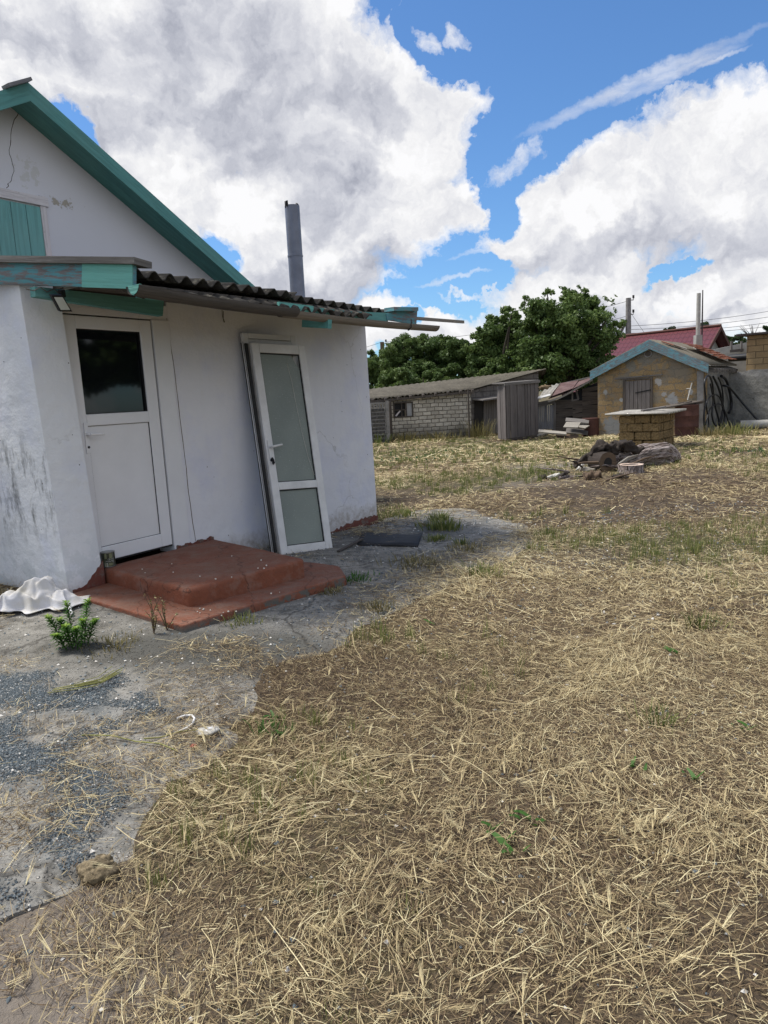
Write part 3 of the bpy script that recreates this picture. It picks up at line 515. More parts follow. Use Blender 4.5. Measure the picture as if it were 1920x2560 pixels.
# soffit boards, wall plate shadow gap
mb = MB(); a, b_ = hw(-4.05, .80, 2.33), hw(-.35, .80, 2.36)
for k in range(5): mb.beam(hw(-4.1, .72-.2*k, 2.395+.02*k), hw(-.3+.1*k, .72-.2*k, 2.415+.02*k), .19, .022)
mb.build('soffit_board', 'wood_dark', house)
# fascia pieces behind the gutter
def fpx(mb, pts, v, d=.025): mb.prism([HP(x, y, v) for x, y in pts], -V*d, U)
mb = MB(); fpx(mb, [(345, 726), (702, 772), (702, 782), (345, 744)], .93); fpx(mb, [(786, 768), (865, 777), (865, 800), (786, 790)], .945); fpx(mb, [(868, 778), (970, 782), (970, 806), (868, 797)], .93); mb.build('fascia_board', 'teal', house)
mb = MB(); fpx(mb, [(698, 754), (784, 765), (784, 784), (698, 773)], .955); mb.build('fascia_board', 'teal_new', house)
mb = MB(); fpx(mb, [(966, 784), (1000, 777), (1044, 770), (1041, 811), (968, 800)], .94); fpx(mb, [(985, 767), (1046, 768), (1046, 777), (985, 777)], 1.0, .12); mb.build('fascia_board', 'teal_worn', house)
# verge board on the left with pale repair piece and cap
E0 = HP(333, 721, 1.0); E1 = HP(333, 662, 1.0); dl = ray(0, 710); t_ = (E0[2]+.125-H)/dl[2]; L0 = CAM+dl*t_; nv = nrm(np.cross(L0-E0, Z)); nv = nv if nv@U < 0 else -nv
L1 = onplane(0, 657, E0, nv); ex = lambda a, b_, f: a+(b_-a)*f
mb = MB(); mb.prism([ex(E0, L0, .0), ex(E1, L1, 0.), ex(E1, L1, 2.4), ex(E0, L0, 2.4)], -nv*.035, L0-E0); mb.build('verge_board', 'teal_worn', house)
mb = MB(); c0, c1 = ex(E0, L0, .365), ex(E1, L1, .362); mb.prism([E0+nv*.012-Z*.004, E1+nv*.012, c1+nv*.012, c0+nv*.012-Z*.004], -nv*.0115, L0-E0); mb.build('verge_patch', 'teal_new', house)
K0 = ex(E1, L1, -.035)+Z*.022; K1 = ex(E1, L1, 2.4)+Z*.02; mb = MB(); mb.beam(K0-nv*.06, K1-nv*.06, .20, .042); mb.build('verge_cap', 'wood_weather', house)
# lintel beam over the door
mb = MB(); mb.prism([HP(89, 741, .3), HP(407, 790, .3), HP(410, 752, .3), HP(87, 716, .3)], -V*.06, U); mb.build('lintel_beam', 'teal', house)
# gutters
def gut(name, p, q, r, mat):
    mb = MB(); pts = [p+(q-p)*k/8-Z*(.012*math.sin(k/8*math.pi)) for k in range(9)]; mb.tube(pts, r, 13, arc=(-math.pi*.02, -math.pi*.98)); mb.tube(pts, r-.006, 13, arc=(-math.pi*.98, -math.pi*.02)); return mb.build(name, mat, house)
g1a, g1b = HP(331, 712, 1.075), HP(735, 773, 1.075); gut('gutter', g1a, g1b, .068, 'gutter_grey'); g2a, g2b = HP(700, 774, 1.06), HP(1088, 815, 1.06); gut('gutter', g2a, g2b, .06, 'gutter_pale')
mb = MB(); e = nrm(g1b-g1a); ring = [g1a+e*.01+V*(.062*math.cos(a))+Z*(.066*math.sin(a)) for a in np.linspace(-math.pi, 0, 12)]; mb.prism(ring, e*.012, V); mb.build('gutter_end', 'teal_new', house)
mb = MB(); mb.beam(HP(1030, 806, 1.0), HP(1022, 826, 1.12), .012, .004); mb.tube([HP(1028, 798, 1.12), HP(1028, 818, 1.125), HP(1020, 826, 1.08)], .006, 6); mb.build('gutter_strap', 'steel_thin', house)
mb = MB(); k = HP(820, 806, 1.08); mb.beam(k+V*.02-Z*.01, k-V*.27+Z*.03, .055, .09); mb.build('bracket', 'teal', house)
mb = MB(); mb.beam(HP(1000, 793, .9), HP(1159, 805, .9), .02, .035); mb.build('lath', 'gutter_pale', house)
# floodlight
fl = HP(150, 742, .36); mb = MB(); fc = [HP(129, 738, .42), HP(156, 738, .42), HP(181, 779, .36), HP(151, 779, .36)]; mb.prism(fc, -V*.03+Z*.01, U); mb.beam(HP(150, 735, .36), HP(160, 733, .30), .02, .05); lamp = mb.build('floodlight', 'black', house)
cc = sum(fc)/4; fi = [cc+(p-cc)*.78+V*.003-Z*.001 for p in fc]; mb = MB(); mb.prism(fi, -V*.002, U); mb.build('lens', 'led_lens', lamp)
mb = MB()
pts_ = [HP(x, y, .32) for x, y in ((64, 722), (85, 727), (100, 718), (118, 730), (135, 722), (150, 736))]; mb.tube(pts_, .004, 5); mb.build('cable', 'wood_grey', lamp)
mb = MB(); mb.tube([HP(555, 775, .03), HP(556, 790, .03), HP(560, 806, .03)], .004, 5); mb.tube([HP(559, 778, .03), HP(558, 796, .03), HP(562, 806, .03)], .004, 5); mb.build('cable', 'wood_grey', house)
# stove pipe
pt, pb = HP(730, 515, -1.0), HP(745, 745, -1.0); ax = nrm(pt-pb); mb = MB(); md = pb+(pt-pb)*.45
mb.tube([pb, md], .093, 16); mb.tube([md, md+ax*.02], .098, 16); mb.tube([md+ax*.02, pt], .093, 16, cap=False); mb.tube([pt, md+ax*.3], .088, 16, cap=False); pipe = mb.build('stove_pipe', 'grey_metal', house)
for s_ in (-1, 1): mb = MB(); mb.tube([pt+U*.086*s_-Z*.02, pt+U*.095*s_+Z*.045, pt+U*.118*s_+Z*.03, pt+U*.125*s_-Z*.045], [.012, .016, .014, .006], 6); mb.build('bracket', 'black', pipe)
# ------------------------------------------------------------------ doorstep
step = thing('doorstep', hw(-3.5, .8, .1), 'red-brown painted concrete doorstep of two levels in front of the white back door', 'doorstep')
def slabstep(poly, z, zb, name, seed, rnd=.03):
    import bmesh
    bm = bmesh.new(); tv = [bm.verts.new(tuple(hw(u, v, z+dz)-np.array(OFF[step.name]))) for u, v, dz in poly]; bv = [bm.verts.new(tuple(hw(u, v, zb)-np.array(OFF[step.name]))) for u, v, dz in poly]
    n = len(poly); bm.faces.new(tv); bm.faces.new(bv[::-1])
    for i in range(n): bm.faces.new([tv[i], bv[i], bv[(i+1) % n], tv[(i+1) % n]])
    bmesh.ops.recalc_face_normals(bm, faces=bm.faces)
    bmesh.ops.bevel(bm, geom=[e for e in bm.edges if not (e.verts[0] in bv and e.verts[1] in bv)], offset=rnd, segments=4, affect='EDGES', profile=.5)
    bmesh.ops.triangulate(bm, faces=bm.faces)
    for _ in range(3):
        le = [e for e in bm.edges if e.calc_length() > .07]
        if le: bmesh.ops.subdivide_edges(bm, edges=le, cuts=1); bmesh.ops.triangulate(bm, faces=[f for f in bm.faces if len(f.verts) > 3])
    rr = random.Random(seed)
    c = np.array([v.co[:] for v in bm.verts]); w = (fbm(c[:, 0]*1+3, c[:, 1]+c[:, 2]*2, .35, seed, 4)-.5); w2 = (fbm(c[:, 0]+8, c[:, 1]-c[:, 2]*2, .12, seed+9, 3)-.5)
    for v, a, b_ in zip(bm.verts, w, w2): v.co.z += a*.008+b_*.005; v.co.x += b_*.010+a*.008; v.co.y += a*.010-b_*.008
    me = bpy.data.meshes.new(name); bm.to_mesh(me); bm.free(); me.materials.append(M['step_paint']); me.polygons.foreach_set('use_smooth', np.ones(len(me.polygons), bool)); o = bpy.data.objects.new(name, me); COL.objects.link(o); o.parent = step; OFF[o.name] = OFF[step.name]; return o
slabstep([(-3.94, .11, 0), (-4.08, 1.22, -.01), (-3.065, 1.40, 0), (-2.72, .02, .0), (-3.93, .02, 0)], .335, .1, 'upper_step', 5, .028)
slabstep([(-4.28, .115, .03), (-4.375, 1.47, 0), (-2.86, 1.645, -.02), (-2.62, 1.4, -.02), (-2.6, 1.15, -.02), (-2.75, .3, 0), (-3.9, .1, .03)], .195, -.05, 'lower_step', 6, .016)
# ------------------------------------------------------------------ leaning door leaves
BL = hw(-2.235, .40, .098); exv = nrm(U*.54+V*.21-Z*.03); hh = U*-.045-V*.27+Z*2.04; hh = hh-exv*(hh@exv)*.45; LH = np.linalg.norm(hh); eyv = nrm(hh); env = nrm(np.cross(exv, eyv)); env = env if env@V > 0 else -env
def leaf(root, o, w, h, th, rails, st, mat, name='frame'):
    q = lambda a, b_, c=0.: o+exv*a+eyv*b_+env*c
    mb = MB(); parts = [(0, st, 0, h), (w-st, w, 0, h)]+[(st, w-st, a, b_) for a, b_ in rails]
    for a, b_, c, d in parts: mb.prism([q(a, c), q(b_, c), q(b_, d), q(a, d)], -env*th, exv)
    return q, mb.build(name, mat, root, bevel=.006)
lf = thing('door_leaf', BL, 'old white door leaf with two frosted panes, one cracked, leaning against the white wall', 'door')
W_, H_ = .58, LH; q, fr = leaf(lf, BL, W_, H_, .055, [(0, .085), (.635, .71), (H_-.09, H_)], .078, 'pvc_old')
mb = MB(); mb.prism([q(.07, .702, -.025), q(W_-.07, .702, -.025), q(W_-.07, 1.80, -.025), q(W_-.085, 1.815, -.025), q(W_-.12, 1.86, -.025), q(W_-.15, 1.93, -.025), q(W_-.2, 1.955, -.025), q(.07, 1.965, -.025)], -env*.006, exv); g1 = mb.build('pane', 'glass_frost', lf)
mb = MB(); cr_ = [q(.505, .72, -.021), q(.45, .95, -.021), q(.42, 1.2, -.021), q(.40, 1.45, -.021), q(.385, 1.7, -.021), q(.36, 1.87, -.021)]
for a, b_ in zip(cr_, cr_[1:]): mb.beam(a, b_, .003, .002, up=exv, jit=False)
mb.build('crack', 'pebble_white', g1)
mb = MB(); mb.prism([q(.07, .08, -.025), q(W_-.07, .08, -.025), q(W_-.07, .642, -.025), q(.07, .642, -.025)], -env*.006, exv); mb.build('pane', 'glass_frost', lf)
mb = MB()
for (a, b_, c, d) in ((.078, W_-.078, .71, H_-.09), (.078, W_-.078, .085, .635)):
    for (x0, x1, y0, y1) in ((a, a+.007, c, d), (b_-.007, b_, c, d), (a+.007, b_-.007, c, c+.007), (a+.007, b_-.007, d-.012, d)): mb.prism([q(x0, y0, -.014), q(x1, y0, -.014), q(x1, y1, -.014), q(x0, y1, -.014)], -env*.012, exv)
mb.build('gasket', 'gasket', lf)
mb = MB(); mb.prism([q(.02, .90, .012), q(.05, .90, .012), q(.05, 1.12, .012), q(.02, 1.12, .012)], -env*.0115, exv); mb.tube([q(.036, 1.05, .01), q(.036, 1.05, .05)], .010); mb.tube([q(.036, 1.05, .05), q(.09, 1.06, .055), q(.15, 1.07, .05)], [.012, .011, .009]); h_ = mb.build('handle', 'pvc_old', lf)
mb = MB(); mb.blob(q(.04, .93, .016), .018, (1, 1, 1), .3, 3); mb.blob(q(.048, .905, .014), .014, (1, 1, 1.3), .3, 4); mb.build('lock', 'black', h_)
b2 = BL-env*.072-exv*.045+eyv*.02; lf2 = thing('door_frame', b2, 'second white leaf hidden behind the cracked glass door, its taller top edge showing', 'door'); q2, fr2 = leaf(lf2, b2, .57, H_+.085, .05, [(0, .08), (H_-.02, H_+.03), (H_+.035, H_+.085)], .06, 'pvc_old')
mb = MB(); mb.prism([q2(.05, .07, -.02), q2(.52, .07, -.02), q2(.52, H_, -.02), q2(.05, H_, -.02)], -env*.01, exv); mb.build('panel', 'pvc_old', lf2)
mb = MB()
for c in (-.052, -.006): mb.prism([q2(-.004, 0, c), q2(.012, 0, c), q2(.012, H_, c), q2(-.004, H_, c)], -env*.003, exv)
for c in (.010, .026): mb.prism([q2(.0, 0.01, c), q2(.03, 0.01, c), q2(.03, H_-.02, c), q2(.0, H_-.02, c)], -env*.003, exv)
mb.build('edge_seal', 'gasket', lf2)
# ------------------------------------------------------------------ small things near the house
can = onplane(273, 1416, P0+Z*.335, Z); can = np.array([can[0], can[1], .338]); cn = thing('paint_can', can, 'dark olive paint can with white Cyrillic lettering standing on the doorstep beside the door', 'can')
cr0, ch = .052, .118; mb = MB(); mb.tube([can, can+Z*ch], cr0, 28); mb.build('body', 'can_body', cn)
mb = MB()
for z0 in (.001, ch-.004):
    mb.tube([can+Z*z0, can+Z*(z0+.006)], cr0+.0025, 28)
mb.tube([can+Z*(ch+.001), can+Z*(ch+.003)], cr0-.006, 28); mb.build('rim', 'can_rim', cn)
dc = nrm((CAM-can)*np.array([1, 1, 0])); th0 = math.atan2(dc[1], dc[0])
def canwrap(verts, rad): return [can+np.array([math.cos(th0+x/rad)*rad, math.sin(th0+x/rad)*rad, z]) for x, z in verts]
mb = MB()
def lab(x0, x1, z0, z1, m=0):
    n = 8; vv = []; 
    for i in range(n+1): x = x0+(x1-x0)*i/n; vv += [(x, z0), (x, z1)]
    mb.add(canwrap(vv, cr0+.0006), [[2*i, 2*i+2, 2*i+3, 2*i+1] for i in range(n)], None, m, True)
lab(-.03, -.012, .07, .112, 0); lab(.008, .034, .072, .11, 0); lab(.0, .032, .012, .034, 0); lab(-.034, -.006, .008, .034, 1); lab(-.032, -.008, .010, .032, 0); lab(.039, .041, .006, .112, 1); mb.build('label', ['can_label', 'can_print'], cn)
def textmesh(txt, size):
    cu = bpy.data.curves.new('t', 'FONT'); cu.body = txt; cu.size = size; cu.align_x = 'LEFT'; cu.resolution_u = 2; ob = bpy.data.objects.new('t', cu); COL.objects.link(ob); dg = bpy.context.evaluated_depsgraph_get(); ev = ob.evaluated_get(dg); me = ev.to_mesh(); vs = [tuple(v.co) for v in me.vertices]; fs = [list(p.vertices) for p in me.polygons]; ev.to_mesh_clear(); bpy.data.objects.remove(ob); bpy.data.curves.remove(cu); return vs, fs
mb = MB()
for txt, x0, z0, sz in (('ГРУНТ', -.004, .058, .0155), ('ЭМАЛЬ', -.028, .041, .0185)):
    vs, fs = textmesh(txt, sz)
    if vs: mb.add(canwrap([(x0+x, z0+y) for x, y, _ in vs], cr0+.0012), fs, None, 0)
mb.build('lettering', 'can_print', cn)
# pebbles and snail shells scattered on the step
for i in range(26):
    u = random.uniform(-4.0, -2.9); v = random.uniform(.3, 1.35)
    if i < 7: u, v = random.uniform(-4.15, -4.02), random.uniform(1.25, 1.42); z = .2
    else: z = .342
    if i > 19: u, v, z = random.uniform(-4.2, -3.0), random.uniform(1.5, 1.6), .2
    p = hw(u, v, z); mb = MB(); mb.blob(p, random.uniform(.0035, .007), (1, 1, .8), .2, i, nu=8, nv=6); o = mb.build('snail_shell', 'snail', base=p); tag(o, 'tiny white snail shell lying on the red-brown doorstep', 'shell', 'snail shells on the doorstep')
# white cloth sack heap
FOLDS = [(random.uniform(0, 3.14), random.uniform(-.6, .6), random.choice([-1, 1, 1])*random.uniform(.012, .032), random.uniform(.04, .10), random.uniform(-.6, .6), random.uniform(.2, .5)) for _ in range(34)]
n1, n2 = 100, 64; bc = G(95, 1525); bx = nrm(G(205, 1545)-G(5, 1545)); by = np.array([-bx[1], bx[0], 0]); vs = []; fs = []
for j in range(n2+1):
    for i in range(n1+1):
        a = (i/n1-.5)*2; b_ = (j/n2-.5)*2; x = a*.31; y = b_*.17+.05*math.sin(a*3)
        hgt = .15*math.exp(-((a-.02)/.42)**2-((b_-.1)/.6)**2)+.06*math.exp(-((a+.66)/.26)**2-(b_/.6)**2)+.05*math.exp(-((a-.6)/.3)**2-((b_+.1)/.6)**2)
        fo = sum(am*math.exp(-abs(a*math.cos(q_)+b_*.55*math.sin(q_)-c_)/w_)*math.exp(-((-a*math.sin(q_)+b_*.55*math.cos(q_)-d_)/l_)**2) for q_, c_, am, w_, d_, l_ in FOLDS); f3 = fbm(np.array([a*3]), np.array([b_*3]), .7, 83, 2)[0]; hgt = (hgt*(.7+.6*f3)+fo)*1.45
        ed = max(abs(a), abs(b_)); hgt *= 1 if ed < .8 else max(.1, 1-(ed-.8)*3.5)
        wob = 1+.13*math.sin(a*7+1)+.09*math.sin(b_*9); p = bc+bx*(x*(1+.1*math.sin(b_*5)))+by*(y*wob+.03*math.sin(a*14)*b_); vs.append((p[0], p[1], float(zg(p[0], p[1]))+.04+max(0, hgt)))
for j in range(n2):
    for i in range(n1): k = j*(n1+1)+i; fs.append([k, k+1, k+n1+2, k+n1+1])
mb = MB(); mb.add(vs, fs, None, 0, True); o = mb.build('cloth_sack', 'cloth', base=bc); sm = o.modifiers.new('thick', 'SOLIDIFY'); sm.thickness = .004
tag(o, 'crumpled white cloth sack lying on the concrete at the house corner', 'sack')
# rubber mat and strip
mc = [T1(*p) for p in ((905, 1334), (1056, 1339), (1045, 1368), (893, 1364))]; mb = MB(); n = 12; vs = []; 
for j in range(5):
    for i in range(n+1):
        f, g_ = i/n, j/4; p = (mc[0]*(1-f)+mc[1]*f)*(1-g_)+(mc[3]*(1-f)+mc[2]*f)*g_; vs.append(p+Z*(.012+.006*math.sin(f*7+g_*3)+(.02*max(0, f-.9)*10*(1-g_))))
mb.add(vs, [[j*(n+1)+i, (j+1)*(n+1)+i, (j+1)*(n+1)+i+1, j*(n+1)+i+1] for j in range(4) for i in range(n)], None, 0, True); o = mb.build('rubber_mat', 'rubber', base=mc[0]); sm = o.modifiers.new('thick', 'SOLIDIFY'); sm.thickness = .012; tag(o, 'dark grey rubber mat lying flat on the concrete beyond the leaning door', 'mat')
a, b_ = T1(846, 1381)+Z*.012, T1(906, 1354)+Z*.03; mb = MB(); mb.beam(a, b_, .035, .012); tag(mb.build('wood_strip', 'wood_dark', base=a), 'thin dark wooden strip lying against the rubber mat', 'strip')
# plastic arc, oyster shell, red shard, dung clod
mb = MB(); pts_ = [T1(x, y)+Z*.008 for x, y in ((443, 1800), (462, 1793), (480, 1792), (487, 1800), (482, 1813), (468, 1824), (448, 1832))]; mb.tube(pts_, .0055, 7); tag(mb.build('plastic_trim', 'pvc_old', base=pts_[0]), 'curved off-white plastic strip lying on the gravelly concrete', 'strip')
c = T1(524, 1834); mb = MB(); mb.blob(c+Z*.012, .038, (1.15, .85, .3), .35, 12); shl = mb.build('oyster_shell', 'asbestos', base=c); tag(shl, 'pale oyster shell lying on the concrete near the straw', 'shell'); mb = MB(); mb.blob(c+Z*.017, .026, (1.1, .75, .32), .3, 13); mb.build('inner_shell', 'shell_in', shl)
c = T1(485, 1868); mb = MB(); mb.blob(c+Z*.006, .017, (.9, 1, .35), .4, 14); tag(mb.build('tile_shard', 'red_shard', base=c), 'small red tile shard on the concrete below the oyster shell', 'shard')
c = G(243, 2186); mb = MB(); mb.blob(c+Z*.012, .055, (1.15, .95, .66), .16, 15, nu=60, nv=40); o = mb.build('dry_clod', 'dung', base=c); tag(o, 'rough grey-brown dry clod lying at the edge of the blue gravel', 'clod')
dm = o.modifiers.new('d', 'DISPLACE'); tx = bpy.data.textures.new('clod', 'CLOUDS'); tx.noise_scale = .009; dm.texture = tx; dm.strength = .016
# ================================================================== BARN
def X(p, q, f): return p+(q-p)*f
b0 = D(936, 1105, 25.6); b0[2] = 0; b1 = D(1180, 1092, 26.2); b1[2] = 0; b0e = b0+(b0-b1)*1.2
e1 = D(1180, 973, 26.05); e0 = D(931, 997, 25.45); e0e = e0+(e0-e1)*1.2; r1 = D(1366, 922, 29.0); r0 = D(931, 972, 29.5); r0e = r0+(r0-r1)*.6
bend = np.array([r1[0]-.35, r1[1]-.1, 0]); fn = nrm(np.cross(b1-b0, Z)); fn = fn if fn[1] < 0 else -fn
barn = thing('barn', b1, 'long low shed of pale rough limestone blocks with a sagging grey slate roof', 'shed')
def wl(f, z): return b0+(b1-b0)*f+Z*z
def zt(f): return (e0[2]+(e1[2]-e0[2])*f)-.05
def wpx(x, y): return onplane(x, y, b0, fn)
wa, wb_, wc, wd = wpx(984, 1047), wpx(1034, 1041), wpx(1034, 1002), wpx(984, 1007)
fL = (wa-b0)@nrm(b1-b0)/np.linalg.norm(b1-b0); fR = (wb_-b0)@nrm(b1-b0)/np.linalg.norm(b1-b0); zB, zT = (wa[2]+wb_[2])/2, (wc[2]+wd[2])/2
mb = MB(); ux = nrm(b1-b0)
for fa, fb, za, zb2, zc, zd in ((-1.2, fL, -.2, -.2, None, None), (fR, 1., -.2, -.2, None, None), (fL, fR, -.2, -.2, zB, zB), (fL, fR, zT, zT, None, None)):
    mb.prism([wl(fa, za), wl(fb, zb2), wl(fb, zt(fb) if zd is None else zd), wl(fa, zt(fa) if zc is None else zc)], -fn*.3, ux)
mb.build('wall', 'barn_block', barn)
en = nrm(np.cross(bend-b1, Z)); en = en if en[1] < 0 else -en
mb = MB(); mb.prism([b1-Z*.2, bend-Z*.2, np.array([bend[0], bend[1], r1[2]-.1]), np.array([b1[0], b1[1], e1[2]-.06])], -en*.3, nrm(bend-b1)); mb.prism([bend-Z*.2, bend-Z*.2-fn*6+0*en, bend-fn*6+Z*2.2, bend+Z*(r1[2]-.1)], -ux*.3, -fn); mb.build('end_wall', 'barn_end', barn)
mb = MB(); ov = (e1-e0)*.004; mb.corr(e0e, e1+ov, r0e, r1, .16, .02, .01, 10, jag=.03); mb.corr(r0e-Z*.02, r1-Z*.02, r0e+np.array([1., 6, -1.0]), r1+np.array([1., 6, -1.0]), .16, .02, .01, 2); mb.build('roof', 'slate_old', barn)
mb = MB()
for k in range(9):
    f = k/8; p = X(e0, e1, f)-Z*.07; mb.beam(p+fn*.12, p-fn*.6+Z*.09, .08, .1)
mb.beam(X(e0, e1, -.2)-Z*.10+fn*.02, e1-Z*.10+fn*.02, .05, .08); mb.build('rafter', 'wood_dark', barn)
mb = MB(); w_ = lambda a, b_, d=0.: wl(fL+(fR-fL)*a, zB+(zT-zB)*b_)+fn*(.02-d)
def bar(mb, a0, a1, c0, c1, d=0., th=.06): mb.prism([w_(a0, c0, d), w_(a1, c0, d), w_(a1, c1, d), w_(a0, c1, d)], -fn*th, ux)
for q in ((0, .07, 0, 1), (.93, 1, 0, 1), (.07, .93, 0, .09), (.07, .93, .91, 1), (.60, .68, .09, .91), (.40, .44, .09, .91), (.07, .40, .47, .53), (.44, .60, .47, .53)): bar(mb, *q)
wf = mb.build('window', 'wood_dark', barn)
mb = MB(); bar(mb, .07, .60, .05, .95, .09, .01); mb.build('pane', 'black', wf); mb = MB(); bar(mb, .68, .93, .05, .95, .04, .01); mb.build('pane', 'gable_pale', wf); mb = MB(); mb.beam(w_(.12, .12, .05), w_(.36, .46, .05), .05, .02, up=fn); mb.build('brace', 'white_wood', wf)
def epx(x, y): return onplane(x, y, b1+en*.03, en)
mb = MB(); k = 7
for i in range(k):
    xa, xb = 1208+(1250-1208)*i/k+.4, 1208+(1250-1208)*(i+1)/k-.4; mb.prism([epx(xa, 1088), epx(xb, 1087), epx(xb, 994-i*.3), epx(xa, 995-i*.3)], en*.03, Z)
mb.build('door', 'wood_grey', barn); mb = MB(); mb.prism([epx(1181, 1000), epx(1250, 991), epx(1250, 987), epx(1181, 997)], en*.5+Z*-.05, ux); mb.build('door_canopy', 'wood_grey', barn)
mb = MB(); mb.prism([epx(1186, 1085), epx(1207, 1085), epx(1207, 1003), epx(1186, 1003)], -en*.02+en*.021, Z); mb.build('doorway', 'black', barn)  # thin black sheet on the wall paints the shade inside the doorway
# posts in front of the barn
for (x, ya, yb, r_, lb) in ((1172, 972, 1090, .03, 'thin dark post standing before the corner of the limestone shed'), (977, 1003, 1100, .05, 'rough grey wooden post standing between the concrete panel and the shed window')):
    p = D(x+2, yb, 25.2); p[2] = 0; q = D(x-2, ya, 25.2); mb = MB(); mb.tube([p, q], [r_*1.1, r_], 8, seed=2, rough=.1); tag(mb.build('fence_post', 'wood_dark', base=p), lb, 'post')
# ornamental concrete fence panel
fp = [D(918, 1103, 25.0), D(968, 1099, 25.0)]; fp = [np.array([p[0], p[1], 0]) for p in fp]; fd = nrm(fp[1]-fp[0]); L_ = np.linalg.norm(fp[1]-fp[0]); zt_ = D(945, 1006, 25.0)[2]; fnn = np.cross(fd, Z)
fence = thing('concrete_fence', fp[0], 'weathered grey concrete fence panel with teardrop openings along its top', 'fence')
mb = MB(); hh_ = zt_-.3; mb.prism([fp[0], fp[1], fp[1]+Z*hh_, fp[0]+Z*hh_], -fnn*.06, fd); mb.prism([fp[0]+Z*(zt_-.05), fp[1]+Z*(zt_-.05), fp[1]+Z*zt_, fp[0]+Z*zt_], -fnn*.06, fd)
n_ = 7
for i in range(n_+1):
    c = fp[0]+fd*L_*i/n_; mb.beam(c+Z*hh_-fnn*.03, c+Z*(zt_-.05)-fnn*.03, .05, .06, up=fnn)
for i in range(14):
    for j in range(9): c = fp[0]+fd*(L_*(i+.5+.25*(j % 2))/14.5)+Z*(.1+j*.13); mb.prism([c-fd*.04-Z*.045+fnn*.0, c+fd*.04-Z*.045, c+fd*.04+Z*.045, c-fd*.04+Z*.045], fnn*.015, fd)
mb.build('panel', 'pole_concrete', fence); mb = MB(); mb.beam(fp[1]+fd*.06-Z*.1, fp[1]+fd*.06+Z*(zt_+.04), .11, .1, up=fnn); mb.build('post', 'pole_concrete', fence)
# ================================================================== OUTHOUSE
c0 = G(1268, 1103); cl = D(1247, 1098, 23.2); cl[2] = 0; crr = D(1344, 1093, 23.6); crr[2] = 0; hO = D(1268, 962, c0[1])[2]
oh = thing('outhouse', c0, 'narrow outhouse of upright weathered grey planks with a flat sloping roof', 'outhouse')
back = cl+(crr-c0)
mb = MB()
def planks(mb, a, b_, h0, h1, n, out, th=.025, seed=0):
    rr = random.Random(seed); f = 0.; ws = [rr.uniform(.7, 1.3) for _ in range(n)]; sw = sum(ws)
    for w in ws:
        f1 = f+w/sw; p, q = X(a, b_, f+.004), X(a, b_, f1-.009); o_ = out*rr.uniform(0, .03); ha, hb = X(np.array([h0]), np.array([h1]), f)[0], X(np.array([h0]), np.array([h1]), f1)[0]
        ou = rr.random()*9; dz = rr.uniform(-.02, .03)
        mb.beam((p+q)/2+o_+Z*(.03+max(dz, 0)), (p+q)/2+o_+Z*((ha+hb)/2+dz*.3), th, np.linalg.norm(q-p), up=nrm(q-p)); f = f1
n1_ = nrm(np.cross(crr-c0, Z)); n1_ = n1_ if n1_[1] < 0 else -n1_; n2_ = nrm(np.cross(cl-c0, Z)); n2_ = n2_ if n2_[0] < 0 else -n2_
planks(mb, c0, crr, hO, hO+.06, 9, n1_, seed=3); planks(mb, cl, c0, hO, hO, 5, n2_, seed=4); planks(mb, back, cl, hO, hO, 7, -n1_, seed=5); planks(mb, crr, back, hO, hO, 5, -n2_, seed=6); mb.build('wall', 'wood_outhouse', oh)
mb = MB(); mb.beam(c0+n1_*.03+Z*.05, crr+n1_*.03+Z*.05, .06, .08); mb.build('sill', 'wood_dark', oh)
ca = [c0+n1_*.06+n2_*.1, crr+n1_*.06-n2_*.06, back-n1_*.12-n2_*.06, cl-n1_*.12+n2_*.1]; mb = MB(); mb.prism([p+Z*(hO+z_) for p, z_ in zip(ca, (.03, .08, .10, .05))], Z*.035, crr-c0); mb.beam(ca[0]+Z*(hO+.01), ca[1]+Z*(hO+.06), .03, .07); mb.build('roof', 'wood_grey', oh)
# ================================================================== GABLED SHELLSTONE SHED
SL = D(1494.7, 1087, 22.9); SL[2] = 0; SR = D(1759, 1085, 21.0); SR[2] = 0; sx = nrm(SR-SL); sn = nrm(np.cross(sx, Z)); sn = sn if sn[1] < 0 else -sn; SW = np.linalg.norm(SR-SL)
def SP(x, y, d=0.): return onplane(x, y, SL+sn*d, sn)
masonry('shed_block', .47, .20, .016, ((.40, .275, .13), (.27, .18, .09), (.30, .235, .15)), (.23, .205, .165), .85, .17, pits=.75, patch=[(SP(1513, 980), .13, (0.39, 0.38, 0.36)), (SP(1646, 955), .17, (0.41, 0.39, 0.37)), (SP(1681, 999), .24, (0.33, 0.33, 0.33)), (SP(1660, 985), .12, (0.35, 0.34, 0.33)), (SP(1726, 980), .13, (0.39, 0.39, 0.39)), (SP(1530, 1065), .35, (.235, .24, .24)), (SP(1553, 1000), .12, (0.43, 0.43, 0.42)), (SP(1554, 1030), .10, (0.43, 0.43, 0.42)), (SP(1620, 880), .5, (.22, .205, .175)), (SP(1575, 915), .25, (.23, .215, .18))])
shed = thing('stone_shed', SL, 'small gabled shed of ochre shell stone with faded blue bargeboards and a plank shutter', 'shed')
pa = SP(1623, 874); pl_ = SP(1494.7, 940); pr_ = SP(1759, 922)
zl, zr, za = pl_[2], pr_[2], pa[2]; aX = (pa-SL)@sx; at = lambda s_, z_, d=0.: SL+sx*s_+Z*z_+sn*d
mb = MB(); mb.prism([at(0, -.2), at(SW, -.2), at(SW, zr), at(aX, za), at(0, zl)], -sn*.35, sx); mb.prism([at(0, -.2, -.35), at(0, -.2, -3.7), at(0, zl, -3.7), at(0, zl, -.35)], sx*.3, sn); mb.build('wall', 'shed_block', shed)
